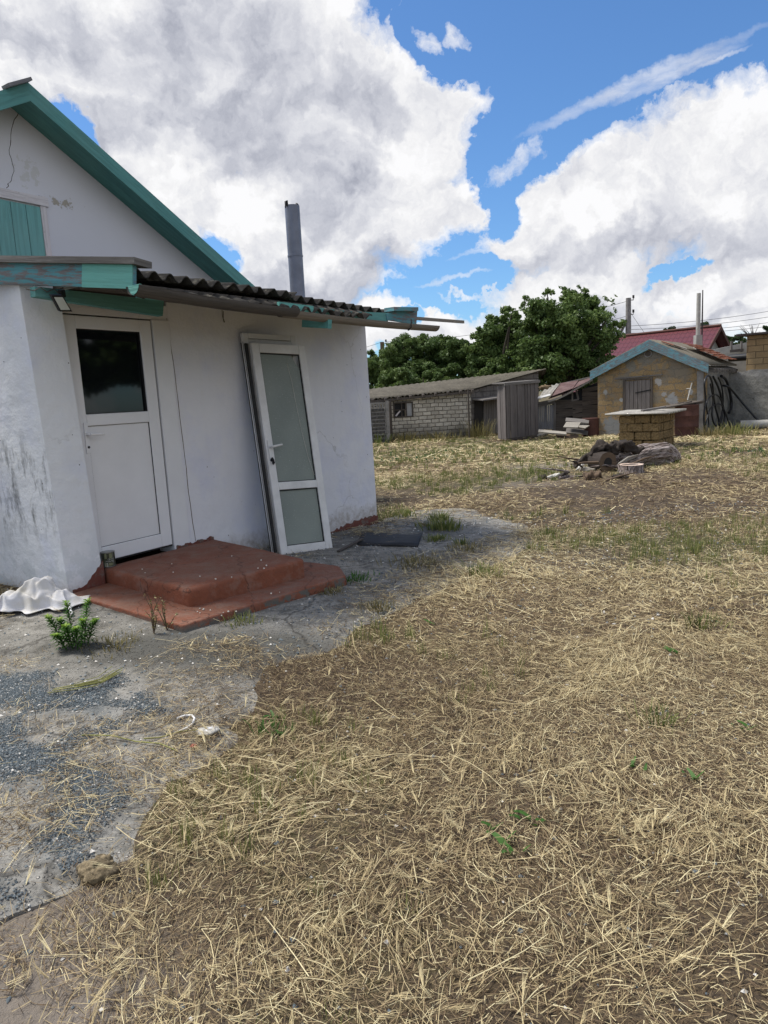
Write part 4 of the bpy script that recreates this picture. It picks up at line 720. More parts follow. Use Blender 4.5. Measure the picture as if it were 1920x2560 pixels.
mb = MB(); mb.prism([at(SW, -.2, -.35), at(SW, -.2, -3.7), at(SW, zr, -3.7), at(SW, zr, -.35)], -sx*.3, sn); mb.build('side_wall', 'yard_wall', shed)
mb = MB(); mb.beam(at(SW-.09, 0, .012), at(SW-.12, zr-.05, .012), .03, .18, up=sx); mb.build('corner_board', 'pole_concrete', shed)
BA, BL_, BR_ = SP(1623, 849, .18), SP(1475, 928, .18), SP(1771, 909, .18)
for e_, dn, nm in ((BL_, 14, 'l'), (BR_, 21, 'r')):
    pe = e_.copy(); dz = BA[2]-SP(1623, 872, .18)[2]; mb = MB(); mb.prism([BA, pe, pe-Z*dz, BA-Z*dz], -sn*.03, pe-BA); mb.prism([BA+sn*.012-Z*dz*.58, pe+sn*.012-Z*dz*.58, pe+sn*.012-Z*dz*1.02, BA+sn*.012-Z*dz*1.02], -sn*.011, pe-BA); mb.build('bargeboard', 'blue_worn', shed)
mb = MB(); dp = -sn*3.9
for e_, pc in ((BL_, 1), (BR_, 1)):
    ee = e_+(e_-BA)*.03; mb.corr(BA+Z*.0-sn*.02, BA+dp, ee-sn*.02+Z*.0, ee+dp, .15, .02, .01, 3)
mb.build('roof', 'slate_old', shed)
mb = MB()
for k in range(10):
    s_ = -.15-.36*k; p = at(SW+.0, zr+.02, s_); mb.beam(p-sx*.1+Z*.03, p+sx*.26-Z*.10, .08, .12)
mb.build('rafter', 'wood_grey', shed)
# clay tiles on the far half of the right slope
sd_ = nrm(BR_-BA); tl = np.linalg.norm(BR_-BA); upn = nrm(np.cross(sn, sd_)); upn = upn if upn[2] > 0 else -upn; mb = MB()
for r_ in range(7):
    for c_ in range(8):
        o_ = BA+sd_*(tl*.28+.19*r_)-sn*(1.75+.22*c_)+upn*(.10+.0*r_); o_ = o_+upn*random.uniform(-.01, .015); a_ = o_; mb.prism([a_+upn*.03, a_-sn*.20+upn*.03, a_-sn*.20+sd_*.24+upn*.075, a_+sd_*.24+upn*.075], upn*.022, -sn)
mb.build('roof_tiles', 'clay_tile', shed)
for j, (fx_, fs_) in enumerate(((.12, -.5), (.2, -.8), (.26, -1.1))):
    p = BA+sd_*tl*fx_+sn*(fs_)+upn*.05; mb = MB(); mb.beam(p, p+sd_*.35-sn*.1+upn*.02, .22, .025, up=upn); tag(mb.build('roof_board', ['clay_tile', 'wood_brown', 'wood_pale'][j], base=p), ['broken red tile lying near the ridge of the stone shed', 'brown board scrap lying on the stone shed roof', 'pale slate scrap lying on the stone shed roof'][j], 'debris')
# shutter door and lintel, round vent
mb = MB(); k = 6
for i in range(k):
    xa, xb = 1563+(1625-1563)*i/k+.5, 1563+(1625-1563)*(i+1)/k-.5; mb.prism([SP(xa, 1030, .035), SP(xb, 1028, .035), SP(xb, 953-i*.8, .035), SP(xa, 954-i*.8, .035)], -sn*.03, Z)
shd = mb.build('shutter', 'wood_outhouse', shed); mb = MB(); mb.prism([SP(1588, 981, .045), SP(1627, 973, .045), SP(1627, 976, .045), SP(1588, 984, .045)], -sn*.01, sx); mb.build('hinge', 'black', shd)
mb = MB(); mb.prism([SP(1557, 1030, .04), SP(1563, 1030, .04), SP(1563, 951, .04), SP(1557, 951, .04)], -sn*.08, Z); mb.prism([SP(1626, 1028, .04), SP(1631, 1028, .04), SP(1631, 947, .04), SP(1626, 947, .04)], -sn*.08, Z); mb.prism([SP(1557, 951, .04), SP(1631, 947, .04), SP(1631, 943, .04), SP(1557, 948, .04)], -sn*.08, sx); mb.build('shutter_frame', 'wood_dark', shed)
mb = MB(); mb.prism([SP(1536, 949, .03), SP(1656, 938, .03), SP(1656, 935, .03), SP(1536, 945, .03)], -sn*.1, sx); mb.build('lintel', 'wood_grey', shed)
mb = MB(); cv = SP(1620, 884, .02); ring = [cv+sx*.105*math.cos(a)+Z*.105*math.sin(a) for a in np.linspace(0, 2*math.pi, 17)[:-1]]; mb.prism(ring, -sn*.018, sx); mb.build('vent', 'wood_dark', shed); mb = MB(); mb.tube(ring+[ring[0]], .018, 6); mb.build('vent_rim', 'yard_wall', shed)
# white stick cross on the wall
mb = MB(); mb.tube([SP(1719, 1000, .12), SP(1730, 957, .05)], .016, 6); mb.tube([SP(1716, 972, .07), SP(1727, 971, .07)], .012, 6); tag(mb.build('white_stick', 'pebble_white', base=SP(1719, 1000, .1)), 'thin white stick with a short crosspiece leaning on the stone shed wall', 'stick')
# barrel, board on it
bp = G(1716, 1090); bp[2] = 0; brl = thing('barrel', bp, 'rusty brown steel barrel standing against the stone shed', 'barrel'); hB = D(1716, 1012, bp[1])[2]; mb = MB(); rB = .325; pr = []
for f, k_ in ((0, 1), (.02, 1.02), (.04, 1), (.30, 1), (.315, 1.025), (.33, 1), (.64, 1), (.655, 1.025), (.67, 1), (.96, 1), (.98, 1.02), (1, 1)): pr.append((bp+Z*hB*f, rB*k_))
mb.tube([p for p, _ in pr], [r_ for _, r_ in pr], 32); mb.build('body', 'rust', brl)
mb = MB(); a, b_ = D(1638, 1022, bp[1]-.1), D(1745, 1003, bp[1]+.1); mb.beam(a-Z*.0, b_, .5, .03); tag(mb.build('board', 'wood_dark', base=a), 'weathered dark board lying across the rusty barrel', 'board')
mb = MB()
for k_ in range(6): p = bp+Z*(hB+.02)+np.array([random.uniform(-.2, .25), random.uniform(-.1, .2), .01]); mb.beam(p, p+np.array([.22, .02, random.uniform(.0, .05)]), .1, .07)
tag(mb.build('debris_heap', 'wood_dark', base=bp+Z*hB), 'dark scraps heaped on top of the rusty barrel', 'debris')
rp = D(1482, 1086, 22.75); rp[2] = 0; mb = MB(); mb.tube([rp+np.array([-.0, .25, 0]), rp+np.array([-.0, .25, .56])], .27, 20); tag(mb.build('rusty_drum', 'rust', base=rp), 'short rusty brown drum at the left corner of the stone shed', 'drum')
# hose coils hanging on the side wall
def hosepath(pts, r): 
    out = []
    n = len(pts); P_ = [np.asarray(p, float) for p in pts]
    for i in range(n-1):
        p0, p1, p2, p3 = P_[max(i-1, 0)], P_[i], P_[i+1], P_[min(i+2, n-1)]
        for k in range(5): t_ = k/5; out.append(.5*((2*p1)+(-p0+p2)*t_+(2*p0-5*p1+4*p2-p3)*t_*t_+(-p0+3*p1-3*p2+p3)*t_**3))
    out.append(P_[-1]); mb = MB(); mb.tube(out, r, 8); return mb
sdn = sx
def SS(x, y, d=.12): return onplane(x, y, SR+sx*d, sx)
hoses = [([(1762, 1085), (1760, 1040), (1764, 1000), (1761, 960), (1766, 942), (1774, 941), (1781, 958), (1784, 990), (1789, 1020), (1797, 1050), (1800, 1078)], .028, 'black hose hanging in a tall narrow loop nearest the stone shed corner'),
 ([(1770, 1085), (1771, 1050), (1766, 1010), (1778, 990), (1793, 988), (1804, 1005), (1806, 1040), (1798, 1075)], .022, 'thin dark hose looped low over the hanging coils'),
 ([(1783, 942), (1790, 955), (1800, 980), (1806, 1010), (1812, 1040), (1806, 1068), (1796, 1080)], .034, 'thick black hose bend in the middle of the hanging coils'),
 ([(1803, 940), (1814, 948), (1822, 970), (1828, 1000), (1828, 1020), (1822, 1032)], .045, 'thick black hose arching down at the outer side of the coils'),
 ([(1776, 960), (1783, 1000), (1780, 1040), (1790, 1065), (1802, 1045), (1808, 1005), (1804, 965), (1796, 945)], .024, 'black hose crossing diagonally through the hanging coils'),
 ([(1764, 1062), (1772, 1030), (1782, 1015), (1800, 1010), (1812, 1028), (1822, 1060), (1826, 1085)], .022, 'dark hose spreading outward at the foot of the coils')]
for pts, r_, lb in hoses: tag(hosepath([SS(x, y, .10+.03*random.random()) for x, y in pts], r_).build('hose', 'hose', base=SS(*pts[0])), lb, 'hose', 'hoses hanging on the shed side')
hp_ = [SS(1806, 964, .12), SS(1822, 968, .3), D(1842, 990, 22.9), D(1870, 1023, 22.7), D(1890, 1045, 22.5), D(1905, 1058, 22.4)]; tag(hosepath(hp_, .035).build('hose', 'hose', base=hp_[0]), 'long black hose sloping from the coils down along the grey wall', 'hose')
# yard wall, block building on the right
YL = SR-sn*3.45; YD = sx; yz = 1.8
mb = MB(); vsp = [YL-Z*.2, YL+YD*8-Z*.2, YL+YD*8+Z*yz]; tpz = [(8*(1-k/24), yz+random.uniform(-.05, .05)) for k in range(25)]; mb.prism([YL-Z*.2, YL+YD*8-Z*.2]+[YL+YD*a+Z*z_ for a, z_ in tpz], -sn*.4, YD); tag(mb.build('yard_wall', 'yard_wall', base=YL), 'patchy grey plastered wall right of the hose coils', 'wall')
qn = -sn*.05; Q0 = onplane(1865, 930, YL+qn, sn); zQ = onplane(1866, 840, YL+qn, sn)[2]; Q0 = np.array([Q0[0], Q0[1], 0]); bb = thing('block_building', Q0, 'square building of ochre cut stone blocks rising above the grey wall', 'building')
mb = MB(); mb.prism([Q0+Z*1.72, Q0+YD*6+Z*1.72, Q0+YD*6+Z*zQ, Q0+Z*zQ], -sn*.3, YD); mb.prism([Q0-sn*.3-Z*.1, Q0-sn*5-Z*.1, Q0-sn*5+Z*zQ, Q0-sn*.3+Z*zQ], YD*.3, -sn); mb.build('wall', 'right_block', bb)
mb = MB(); mb.prism([Q0-YD*.28+sn*.25+Z*(zQ+.01), Q0+YD*6.2+sn*.25+Z*(zQ+.01), Q0+YD*6.2-sn*5.2+Z*(zQ+.12), Q0-YD*.28-sn*5.2+Z*(zQ+.12)], Z*.06, YD); mb.build('roof', 'steel_thin', bb)
mb = MB(); a, b_ = D(1822, 896, 25.0), D(1876, 892, 24.6); mb.tube([a, b_], .12, 14); mb.build('pipe', 'hose', bb)
mb = MB(); T0 = D(1776, 930, 27.5); T1_ = D(1866, 925, 27.0); zt2 = D(1800, 874, 27.4)[2]; T0[2] = T1_[2] = 0; mb.prism([T0, T1_, T1_+Z*(zt2+.2), T0+Z*zt2], np.array([.6, 3., 0]), T1_-T0); tag(mb.build('concrete_store', 'concrete_wall', base=T0), 'plain pale concrete store with a flat top behind the clay tiles', 'shed')
mb = MB()
for x in (1828, 1853): mb.beam(D(x, 880, 26.9), D(x+1, 853, 26.9), .06, .06)
mb.beam(D(1824, 878, 26.88), D(1858, 875, 26.88), .06, .1); tag(mb.build('wooden_stand', 'wood_grey', base=D(1828, 880, 26.9)), 'small wooden trestle standing on the concrete store', 'stand')
a, b_ = D(1850, 1070, 22.3), D(1935, 1069, 22.0); a[2] = b_[2] = .14; mb = MB(); mb.tube([a, b_], .13, 14); tag(mb.build('lying_pipe', 'asbestos', base=a), 'grey asbestos pipe lying along the foot of the grey wall', 'pipe')
# asbestos chimney and mast
cb, ct = D(1741, 884, 24.2), D(1747, 733, 24.2); cb[0] = ct[0]; chm = thing('chimney', cb, 'tall pale asbestos chimney pipe on a whitewashed base beside the clay tiles', 'chimney')
zb2 = D(1744, 838, 24.2)[2]; mb = MB(); mb.prism([cb+np.array([-.12, -.12, -1.2]), cb+np.array([.12, -.12, -1.2]), cb+np.array([.10, -.10, zb2-cb[2]]), cb+np.array([-.10, -.10, zb2-cb[2]])], np.array([0, .22, 0]), (1, 0, 0)); mb.build('base', 'concrete_wall', chm)
mb = MB(); mb.tube([np.array([cb[0], cb[1], zb2-.05]), ct], [.072, .066], 14); mb.build('flue', 'asbestos', chm)
a, b_ = D(1756, 880, 24.6), D(1757, 725, 24.6); a[0] = b_[0]; mb = MB(); mb.tube([a-Z*1.5, X(a, b_, .5), b_], [.028, .026, .018], 8); tag(mb.build('mast', 'steel_thin', base=a-Z*1.5), 'slim dark metal mast standing just right of the pale chimney', 'mast')
# red-roofed house
rR = D(1803, 815, 33.5); rL = D(1470, 854, 38.5); rdv = nrm((rR-rL)*np.array([1, 1, 0])); dn_ = np.array([rdv[1], -rdv[0], 0]); dn_ = dn_ if dn_[1] < 0 else -dn_
rh = thing('red_roof_house', rR*np.array([1, 1, 0]), 'house with a dark red metal tile roof behind the stone shed', 'house')
zr_ = rR[2]; rL[2] = zr_; sl_ = .78; wd_ = 3.4
mb = MB(); eR, eL = rR+dn_*wd_-Z*sl_*wd_, rL+dn_*wd_-Z*sl_*wd_; mb.prism([eL, eR, rR, rL], -(nrm(dn_*sl_+Z))*.05, rdv); eR2, eL2 = rR-dn_*wd_-Z*sl_*wd_, rL-dn_*wd_-Z*sl_*wd_; mb.prism([eR2, eL2, rL, rR], -(nrm(-dn_*sl_+Z))*.05, rdv); mb.build('roof', 'red_tile', rh)
mb = MB(); mb.tube([rL+Z*.03, rR+Z*.03], .07, 8); mb.build('ridge_cap', 'rust', rh)
g0 = rR-rdv*.5; mb = MB(); mb.prism([g0+dn_*3.1-Z*zr_, g0-dn_*3.1-Z*zr_, g0-dn_*3.1-Z*sl_*3.25, g0-Z*.16, g0+dn_*3.1-Z*sl_*3.25], -rdv*.3, dn_); f0 = rL+rdv*.5; mb.prism([f0+dn_*3.1-Z*zr_, g0-rdv*.3+dn_*3.1-Z*zr_, g0-rdv*.3+dn_*3.1-Z*sl_*3.3, f0+dn_*3.1-Z*sl_*3.3], -dn_*.3, rdv); mb.build('wall', 'gable_pale', rh)
for sg in (1, -1):
    a = rR+rdv*.02; b_ = a+dn_*sg*wd_-Z*sl_*wd_; mb = MB(); mb.prism([a+Z*.02, b_+Z*.02, b_-Z*.17, a-Z*.17], -rdv*.04, b_-a); mb.build('bargeboard', 'rust', rh)
# wooden lean-to
lw = thing('wooden_shed', D(1420, 1075, 23.6)*np.array([1, 1, 0]), 'ramshackle wooden lean-to with rusty roofing between the outhouse and the stone shed', 'shed')
LN = nrm(np.array([-.25, -1, 0])); l0 = D(1388, 1078, 24.3); 
def LP(x, y, d=0.): return onplane(x, y, np.array([l0[0], l0[1], 0])+LN*d, LN)
mb = MB(); rr = random.Random(8)
lux = nrm(np.cross(Z, LN)); lux = lux if lux[0] > 0 else -lux
def ltop(x): return 1003-(x-1388)*(1003-957)/(1494-1388)
for r_ in range(12):
    for (xa, xb) in ((1386, 1432), (1432, 1456), (1456, 1500)):
        y0 = 1078-r_*11+(1440-xa)*-.02; tiltp = rr.uniform(-2, 5)
        ya, yb2 = y0+tiltp*.5, y0-tiltp-1; yc = (ya+yb2)/2
        if yc-9 < ltop((xa+xb)/2)-3: continue
        if xa == 1432 and 972 < yc-5 < 997: continue
        p, q_ = LP(xa-.5, ya-5, .02*rr.random()), LP(xb+.5, yb2-5, .02*rr.random()); mb.beam(p, q_, .022, .145*rr.uniform(.9, 1.05), up=np.cross(q_-p, LN))
mb.build('wall', 'wood_dark', lw)
mb = MB(); mb.prism([LP(1380, 1085, -.12), LP(1500, 1085, -.12), LP(1500, 953, -.12), LP(1380, 1005, -.12)], -LN*.05, lux); mb.build('dark_backing', 'black', lw)  # added black sheet paints the dark interior behind gaps and hatch
mb = MB(); mb.beam(LP(1429, 1002, .03), LP(1447, 998, .03), .05, .05); mb.beam(LP(1446, 998, .03), LP(1440, 975, .03), .05, .06); mb.beam(LP(1431, 1000, .03), LP(1431, 975, .03), .05, .05); mb.build('hatch_frame', 'wood_grey', lw)
mb = MB()
for i in range(8):
    xa = 1344+(1384-1344)*i/8; mb.beam(LP(xa+2.5, 1074, .06), LP(xa+2.5+rr.uniform(-1, 1), 1013-rr.uniform(0, 3), .06), .022, .062, up=lux)
mb.build('door', 'wood_silver', lw); mb = MB(); mb.beam(LP(1340, 1014, .08), LP(1388, 1004, .08), .1, .12); mb.beam(LP(1386, 1076, .06), LP(1387, 1008, .06), .08, .08, up=LN); mb.beam(LP(1342, 1008, .06), LP(1386, 1000, .06), .2, .06); mb.build('door_frame', 'wood_grey', lw)
mb = MB(); mb.corr(LP(1343, 1000, .35), LP(1377, 988, .35), LP(1364, 968, -.9), LP(1402, 957, -.9), .15, .02, .008, 2); mb.build('slate_sheet', 'slate_pale', lw)
mb = MB(); mb.prism([LP(1342, 998, .38), LP(1376, 989, .38), LP(1376, 985, .34), LP(1346, 992, .34)], Z*.012, lux); mb.build('tin_strip', 'pvc_old', lw)
mb = MB()
for (pa_, pb_, pc_, pd_) in (((1376, 994), (1432, 973), (1446, 953), (1402, 960)), ((1430, 974), (1478, 950), (1478, 945), (1444, 955)), ((1371, 1002), (1410, 989), (1424, 980), (1380, 992)), ((1408, 991), (1440, 976), (1448, 966), (1420, 978))):
    dj = random.uniform(0, .06); mb.prism([LP(*pa_, .32)+Z*dj, LP(*pb_, .3)+Z*dj, LP(*pc_, -.8)+Z*dj, LP(*pd_, -.8)+Z*dj], Z*.014, lux)
mb.build('roof', 'rust_roof', lw); mb = MB(); mb.beam(LP(1396, 961, -.85), LP(1480, 942, -.85), .06, .05); mb.beam(LP(1370, 1004, .35), LP(1407, 991, .35), .03, .06); mb.beam(LP(1406, 992, .36), LP(1482, 949, .34), .03, .05); mb.build('roof_edge', 'wood_pale', lw)
mb = MB(); p = LP(1362, 969, -.7); mb.blob(p, .13, (1.3, .8, .7), .4, 5); tag(mb.build('stone', 'right_block', base=p), 'ochre stone weighing down the pale slate sheet of the lean-to', 'stone')
# heap of old boards
pl = [((1346, 1078), (1416, 1084), .2, .05, 'wood_pale', 'long pale plank lying at the front of the board heap by the outhouse'), ((1346, 1086), (1372, 1083), .25, .03, 'wood_pale', 'short pale board end lying beside the outhouse foot'), ((1414, 1050), (1472, 1055), .3, .05, 'wood_grey', 'thick grey board on top of the board heap'), ((1412, 1062), (1448, 1063), .45, .03, 'wood_pale', 'pale warped board in the middle of the board heap'), ((1446, 1064), (1468, 1068), .3, .03, 'wood_pale', 'short pale board leaning at the right of the heap'), ((1415, 1076), (1470, 1081), .4, .03, 'wood_grey', 'grey board lying low at the right of the heap'), ((1390, 1088), (1446, 1092), .3, .03, 'wood_brown', 'brown reddish board lying flat in front of the heap')]
for i, (a, b_, w, h, mt, lb) in enumerate(pl):
    dd = 22.4+.25*(i % 3); p, q_ = D(*a, dd), D(*b_, dd-.2); p[2] = max(p[2], .03); q_[2] = max(q_[2], .03); mb = MB(); mb.beam(p, q_, w, h, up=(0, -.35, 1)); tag(mb.build('board', mt, base=p), lb, 'board', 'boards heaped by the lean-to')
# ================================================================== STACK OF STONE BLOCKS
kc = G(1647, 1122); kc[2] = 0; d1, d2 = nrm((-.8, .6, 0)), nrm((.6, .8, 0)); protos = []
def blockmesh(seed, L, W_, Hh):
    import bmesh
    bm = bmesh.new(); bmesh.ops.create_cube(bm, size=1); bmesh.ops.scale(bm, vec=(L, W_, Hh), verts=bm.verts); bmesh.ops.bevel(bm, geom=list(bm.edges), offset=.015, segments=2, affect='EDGES'); bmesh.ops.triangulate(bm, faces=bm.faces)
    for _ in range(2): bmesh.ops.subdivide_edges(bm, edges=[e for e in bm.edges if e.calc_length() > .08], cuts=1); bmesh.ops.triangulate(bm, faces=[f for f in bm.faces if len(f.verts) > 3])
    rr = random.Random(seed)
    for v in bm.verts: v.co += Vector((rr.uniform(-1, 1), rr.uniform(-1, 1), rr.uniform(-1, 1)))*.006
    me = bpy.data.meshes.new('stone_block'); bm.to_mesh(me); bm.free(); me.materials.append(M['shell_block']); return me
bms = [blockmesh(s_, .375, .185, .19) for s_ in range(5)]; nb = 0; zrow = 0
for row in range(4):
    z_ = .10+row*.205
    items = []
    if row % 2: items += [(.10+.19*0, 0., 'h')]; st_ = .19
    else: st_ = 0.
    xs = [-.0]
    # front face: stretchers along d1
    f = 0
    cells = ([(.19, .375), (.575, .375), (.86, .19)] if row % 2 == 0 else [(.095, .185), (.385, .375), (.77, .375)])
    for cx_, ln in cells: items.append((cx_, .095, 'f', ln))
    # right face: headers side by side along d2 (two deep)
    for k in range(6): items.append((.19, .19+.10+.197*k, 'f', .375)); items.append((.575, .19+.10+.197*k, 'f', .375))
    for it in items:
        if len(it) < 4: continue
        cx_, cy_, _, ln = it; o = bpy.data.objects.new('stone_block', random.choice(bms)); COL.objects.link(o); p = kc+d1*cx_+d2*cy_+Z*z_; o.location = tuple(p+np.array([random.uniform(-.008, .008), random.uniform(-.008, .008), 0])); o.rotation_euler = (0, 0, math.atan2(d1[1], d1[0])+random.uniform(-.03, .03)); o.scale = (ln/.375, 1, 1); OFF[o.name] = tuple(p)
        tag(o, 'ochre porous shell stone block in the stack behind the log pile', 'block', 'stone blocks stacked behind the logs')
zt3 = .10+3*.205+.1; mb = MB(); a = kc-d2*.18-d1*.25+Z*(zt3+.035); mb.corr(a, a+d2*1.75+Z*.02, a+d1*1.5+Z*.01, a+d1*1.5+d2*1.75+Z*.03, .15, .022, .009, 3); tag(mb.build('slate_sheet', 'slate_pale', base=a), 'pale corrugated slate sheet covering the stone block stack', 'sheet')
mb = MB(); p = kc+d1*.55+d2*.5+Z*(zt3+.085); mb.beam(p, p+d2*.35-d1*.45+Z*.06, .16, .05); tag(mb.build('board', 'wood_grey', base=p), 'short grey board lying on the slate sheet of the block stack', 'board')
# ================================================================== LOG PILE
def Gz(x, y): p = G(x, y); return np.array([p[0], p[1], 0.])
la = D(1505, 1150, 13.4); lb_ = D(1668, 1140, 13.7)
tk = [D(1500, 1160, 13.1), D(1535, 1153, 13.2), D(1570, 1147, 13.35), D(1600, 1142, 13.5), D(1630, 1138, 13.6), D(1655, 1139, 13.7), D(1675, 1146, 13.75), D(1684, 1158, 13.7)]; tr_ = [.15, .185, .195, .21, .225, .235, .21, .12]
def dense(P_, R_, k=6):
    o_, q_ = [], []
    for i in range(len(P_)-1):
        for j in range(k):
            f = j/k; p0, p1, p2, p3 = P_[max(i-1, 0)], P_[i], P_[i+1], P_[min(i+2, len(P_)-1)]; o_.append(.5*((2*p1)+(-p0+p2)*f+(2*p0-5*p1+4*p2-p3)*f*f+(-p0+3*p1-3*p2+p3)*f**3)); q_.append(R_[i]*(1-f)+R_[i+1]*f)
    return o_+[P_[-1]], q_+[R_[-1]]
tp_, tq_ = dense(tk, tr_); trp = lambda f, th: 1+.075*math.sin(9*th+7*f)+.05*math.sin(17*th-9*f+1)+.06*math.sin(3*th+11*f)+.05*math.sin(23*f+2*th)-.16*math.exp(-((f-.36)/.05)**2)*(.5+.5*math.sin(th+.6))
mb = MB(); mb.tube(tp_, tq_, 56, seed=4, rough=.022, prof=trp, capm=1); tag(mb.build('fallen_trunk', ['bark', 'char'], base=tk[3]), 'thick twisted fallen trunk with grey-brown furrowed bark', 'log')
c = Gz(1577, 1184); mb = MB(); hS = .165; mb.tube([c, c+Z*hS*.5, c+Z*hS], [.25, .215, .22], 20, seed=6, rough=.05, capm=1); o = mb.build('stump_slice', ['bark', 'log_end'], base=c); tag(o, 'short upright stump slice with a pale ringed top in front of the trunk', 'stump'); mb = MB(); mb.blob(c+Z*(hS+.002), .10, (1.25, .7, .05), .3, 3); mb.build('hollow', 'char', o)
c = Gz(1520, 1182); tdir = nrm(np.array([.35, -1, 0])); mb = MB(); cc = c+Z*.19; mb.tube([cc-tdir*.35, cc], .19, 20, seed=7, rough=.06, capm=1); o = mb.build('hollow_log', ['char', 'wood_brown'], base=c); tag(o, 'hollow log lying end-on with a dark round opening', 'log'); mb = MB(); mb.tube([cc+tdir*.001, cc+tdir*.006], .085, 14, seed=3, rough=.1); mb.build('opening', 'black', o)
for i, (pts, r_, mt, lb) in enumerate([
    ([(1478, 1140), (1500, 1118), (1525, 1122), (1545, 1135)], [.05, .10, .095, .04], 'char', 'charred rounded root lump at the left top of the log pile'),
    ([(1525, 1140), (1540, 1120), (1560, 1112), (1590, 1126), (1610, 1118)], [.04, .085, .10, .07, .025], 'char', 'charred gnarled root lying over the trunk'),
    ([(1528, 1122), (1532, 1110), (1531, 1104)], [.05, .035, .025], 'char', 'short charred root stub pointing up from the pile'),
    ([(1570, 1125), (1582, 1113), (1586, 1106)], [.06, .035, .02], 'char', 'second charred stub pointing up, right of the first'),
    ([(1436, 1168), (1460, 1148), (1485, 1142), (1505, 1150)], [.03, .06, .08, .06], 'char', 'burnt branch sloping down at the left of the pile'),
    ([(1475, 1180), (1492, 1160), (1512, 1150)], [.05, .09, .08], 'char', 'burnt root piece behind the hollow log'),
    ([(1450, 1172), (1475, 1176), (1500, 1177)], [.04, .045, .04], 'wood_pale', 'pale barkless branch lying at the front of the pile'),
    ([(1440, 1176), (1452, 1165), (1463, 1157)], [.012, .018, .012], 'pebble_white', 'thin white split stick leaning in the pile'),
    ([(1466, 1158), (1474, 1150), (1484, 1148)], [.05, .06, .05], 'wood_pale', 'pale sawn chunk near the top left of the pile'),
    ([(1495, 1175), (1502, 1168), (1505, 1158)], [.045, .05, .03], 'pebble_white', 'whitish wedge of wood beside the hollow log'),
    ([(1460, 1196), (1480, 1194), (1502, 1190)], [.095, .10, .09], 'wood_brown', 'short brown log with a rotten end at the front of the pile'),
    ([(1395, 1200), (1420, 1196), (1445, 1196)], [.04, .055, .035], 'bark', 'small barked branch lying left of the pile'),
    ([(1368, 1194), (1392, 1188), (1400, 1184)], [.02, .03, .015], 'pebble_white', 'white bark strip lying at the far left of the pile'),
    ([(1347, 1198), (1357, 1196), (1366, 1195)], [.05, .058, .05], 'char', 'black charred chunk lying at the far left of the pile'),
    ([(1396, 1196), (1410, 1185), (1424, 1180)], [.025, .03, .015], 'char', 'thin burnt twig between the far left pieces'),
    ([(1530, 1196), (1550, 1192), (1570, 1196)], [.04, .05, .03], 'char', 'dark burnt scrap lying under the stump slice')]):
    y0 = max(p[1] for p in pts); dep = G(pts[0][0], min(1200, max(p[1] for p in pts)+6))[1] if i > 5 else 13.05+.04*i
    q_ = [D(x, y, dep) for x, y in pts]
    for p in q_: p[2] = max(p[2], .02)
    q_, r_ = dense(q_, r_, 9); mb = MB(); mb.tube(q_, r_, 26, seed=20+i, rough=.13, prof=(lambda f, th, i=i: 1+.22*math.sin(11*f+3*th+i)+.16*math.sin(27*f-2*th+2*i)+.12*math.sin(5*th+41*f)+.10*math.sin(63*f+th*4+i))); tag(mb.build('branch' if i in (6, 7, 11, 12, 14) else ('root' if mt == 'char' else 'log'), mt, base=q_[0]), lb, 'branch' if i in (6, 7, 11, 12, 14) else ('root' if mt == 'char' else 'log'))
rr = random.Random(91)
for k in range(16):
    x, y = rr.uniform(1420, 1590), rr.uniform(1150, 1200); c = G(x, max(y, 1168)+8); a = np.array([c[0], c[1], rr.uniform(.02, .05 if y > 1185 else .22)]); an = rr.uniform(-.6, .6)+(math.pi if rr.random() < .5 else 0); l = rr.uniform(.25, .6); b_ = a+np.array([math.cos(an)*l, math.sin(an)*l*.5, rr.uniform(-.03, .16)]); b_[2] = max(.02, b_[2]); mb = MB(); mb.tube([a, X(a, b_, .5)+np.array([0, 0, rr.uniform(-.01, .04)]), b_], [rr.uniform(.012, .028), rr.uniform(.010, .024), .006], 7, seed=k, rough=.2); tag(mb.build('stick', rr.choice(['wood_pale', 'bark', 'wood_brown', 'char']), base=a), 'small broken stick lying in the log pile', 'stick', 'sticks scattered in the log pile')
# ================================================================== POLES AND WIRES
def pole(x, yt, yb, dep, rt, rb, lb, mat, ins):
    a, b_ = D(x, yb, dep), D(x, yt, dep); a[0] = b_[0]; a[2] = 0; t_ = thing('utility_pole', a, lb, 'pole'); mb = MB(); mb.tube([a, b_], [rb, rt], 10); mb.build('shaft', mat, t_)
    for dz in ins:
        for sg in (1,):
            mb = MB(); p = b_-Z*dz; mb.tube([p-np.array([.1, 0, 0]), p+np.array([.28, 0, .0]), p+np.array([.28, 0, .12])], .025, 6); mb.tube([p+np.array([.28, 0, .10]), p+np.array([.28, 0, .26])], .06, 8); mb.build('insulator', 'steel_thin', t_)
    return a, b_
pa_, pA = pole(1571, 745, 1000, 41, .14, .19, 'grey concrete utility pole between the tree and the red roof', 'pole_concrete', (.12, .9, 2.3)); pb_, pB = pole(955, 855, 1000, 52, .15, .17, 'brown wooden utility pole rising behind the left bush', 'wood_brown', (.1,))
mb = MB(); a, b_ = D(1541, 850, 41), D(1567, 800, 41); mb.beam(a-(b_-a)*1.2, b_, .22, .14); tag(mb.build('pole_strut', 'wood_grey', base=a), 'slanting grey strut leaning against the concrete utility pole', 'strut')
def wire(p, q, sag, lb, r_=.013):
    pts = [X(p, q, k/14)-Z*sag*4*(k/14)*(1-k/14) for k in range(15)]; mb = MB(); mb.tube(pts, r_, 5); tag(mb.build('power_wire', 'wire', base=p), lb, 'wire', 'overhead wires')
ox = np.array([.25, 0, 0])
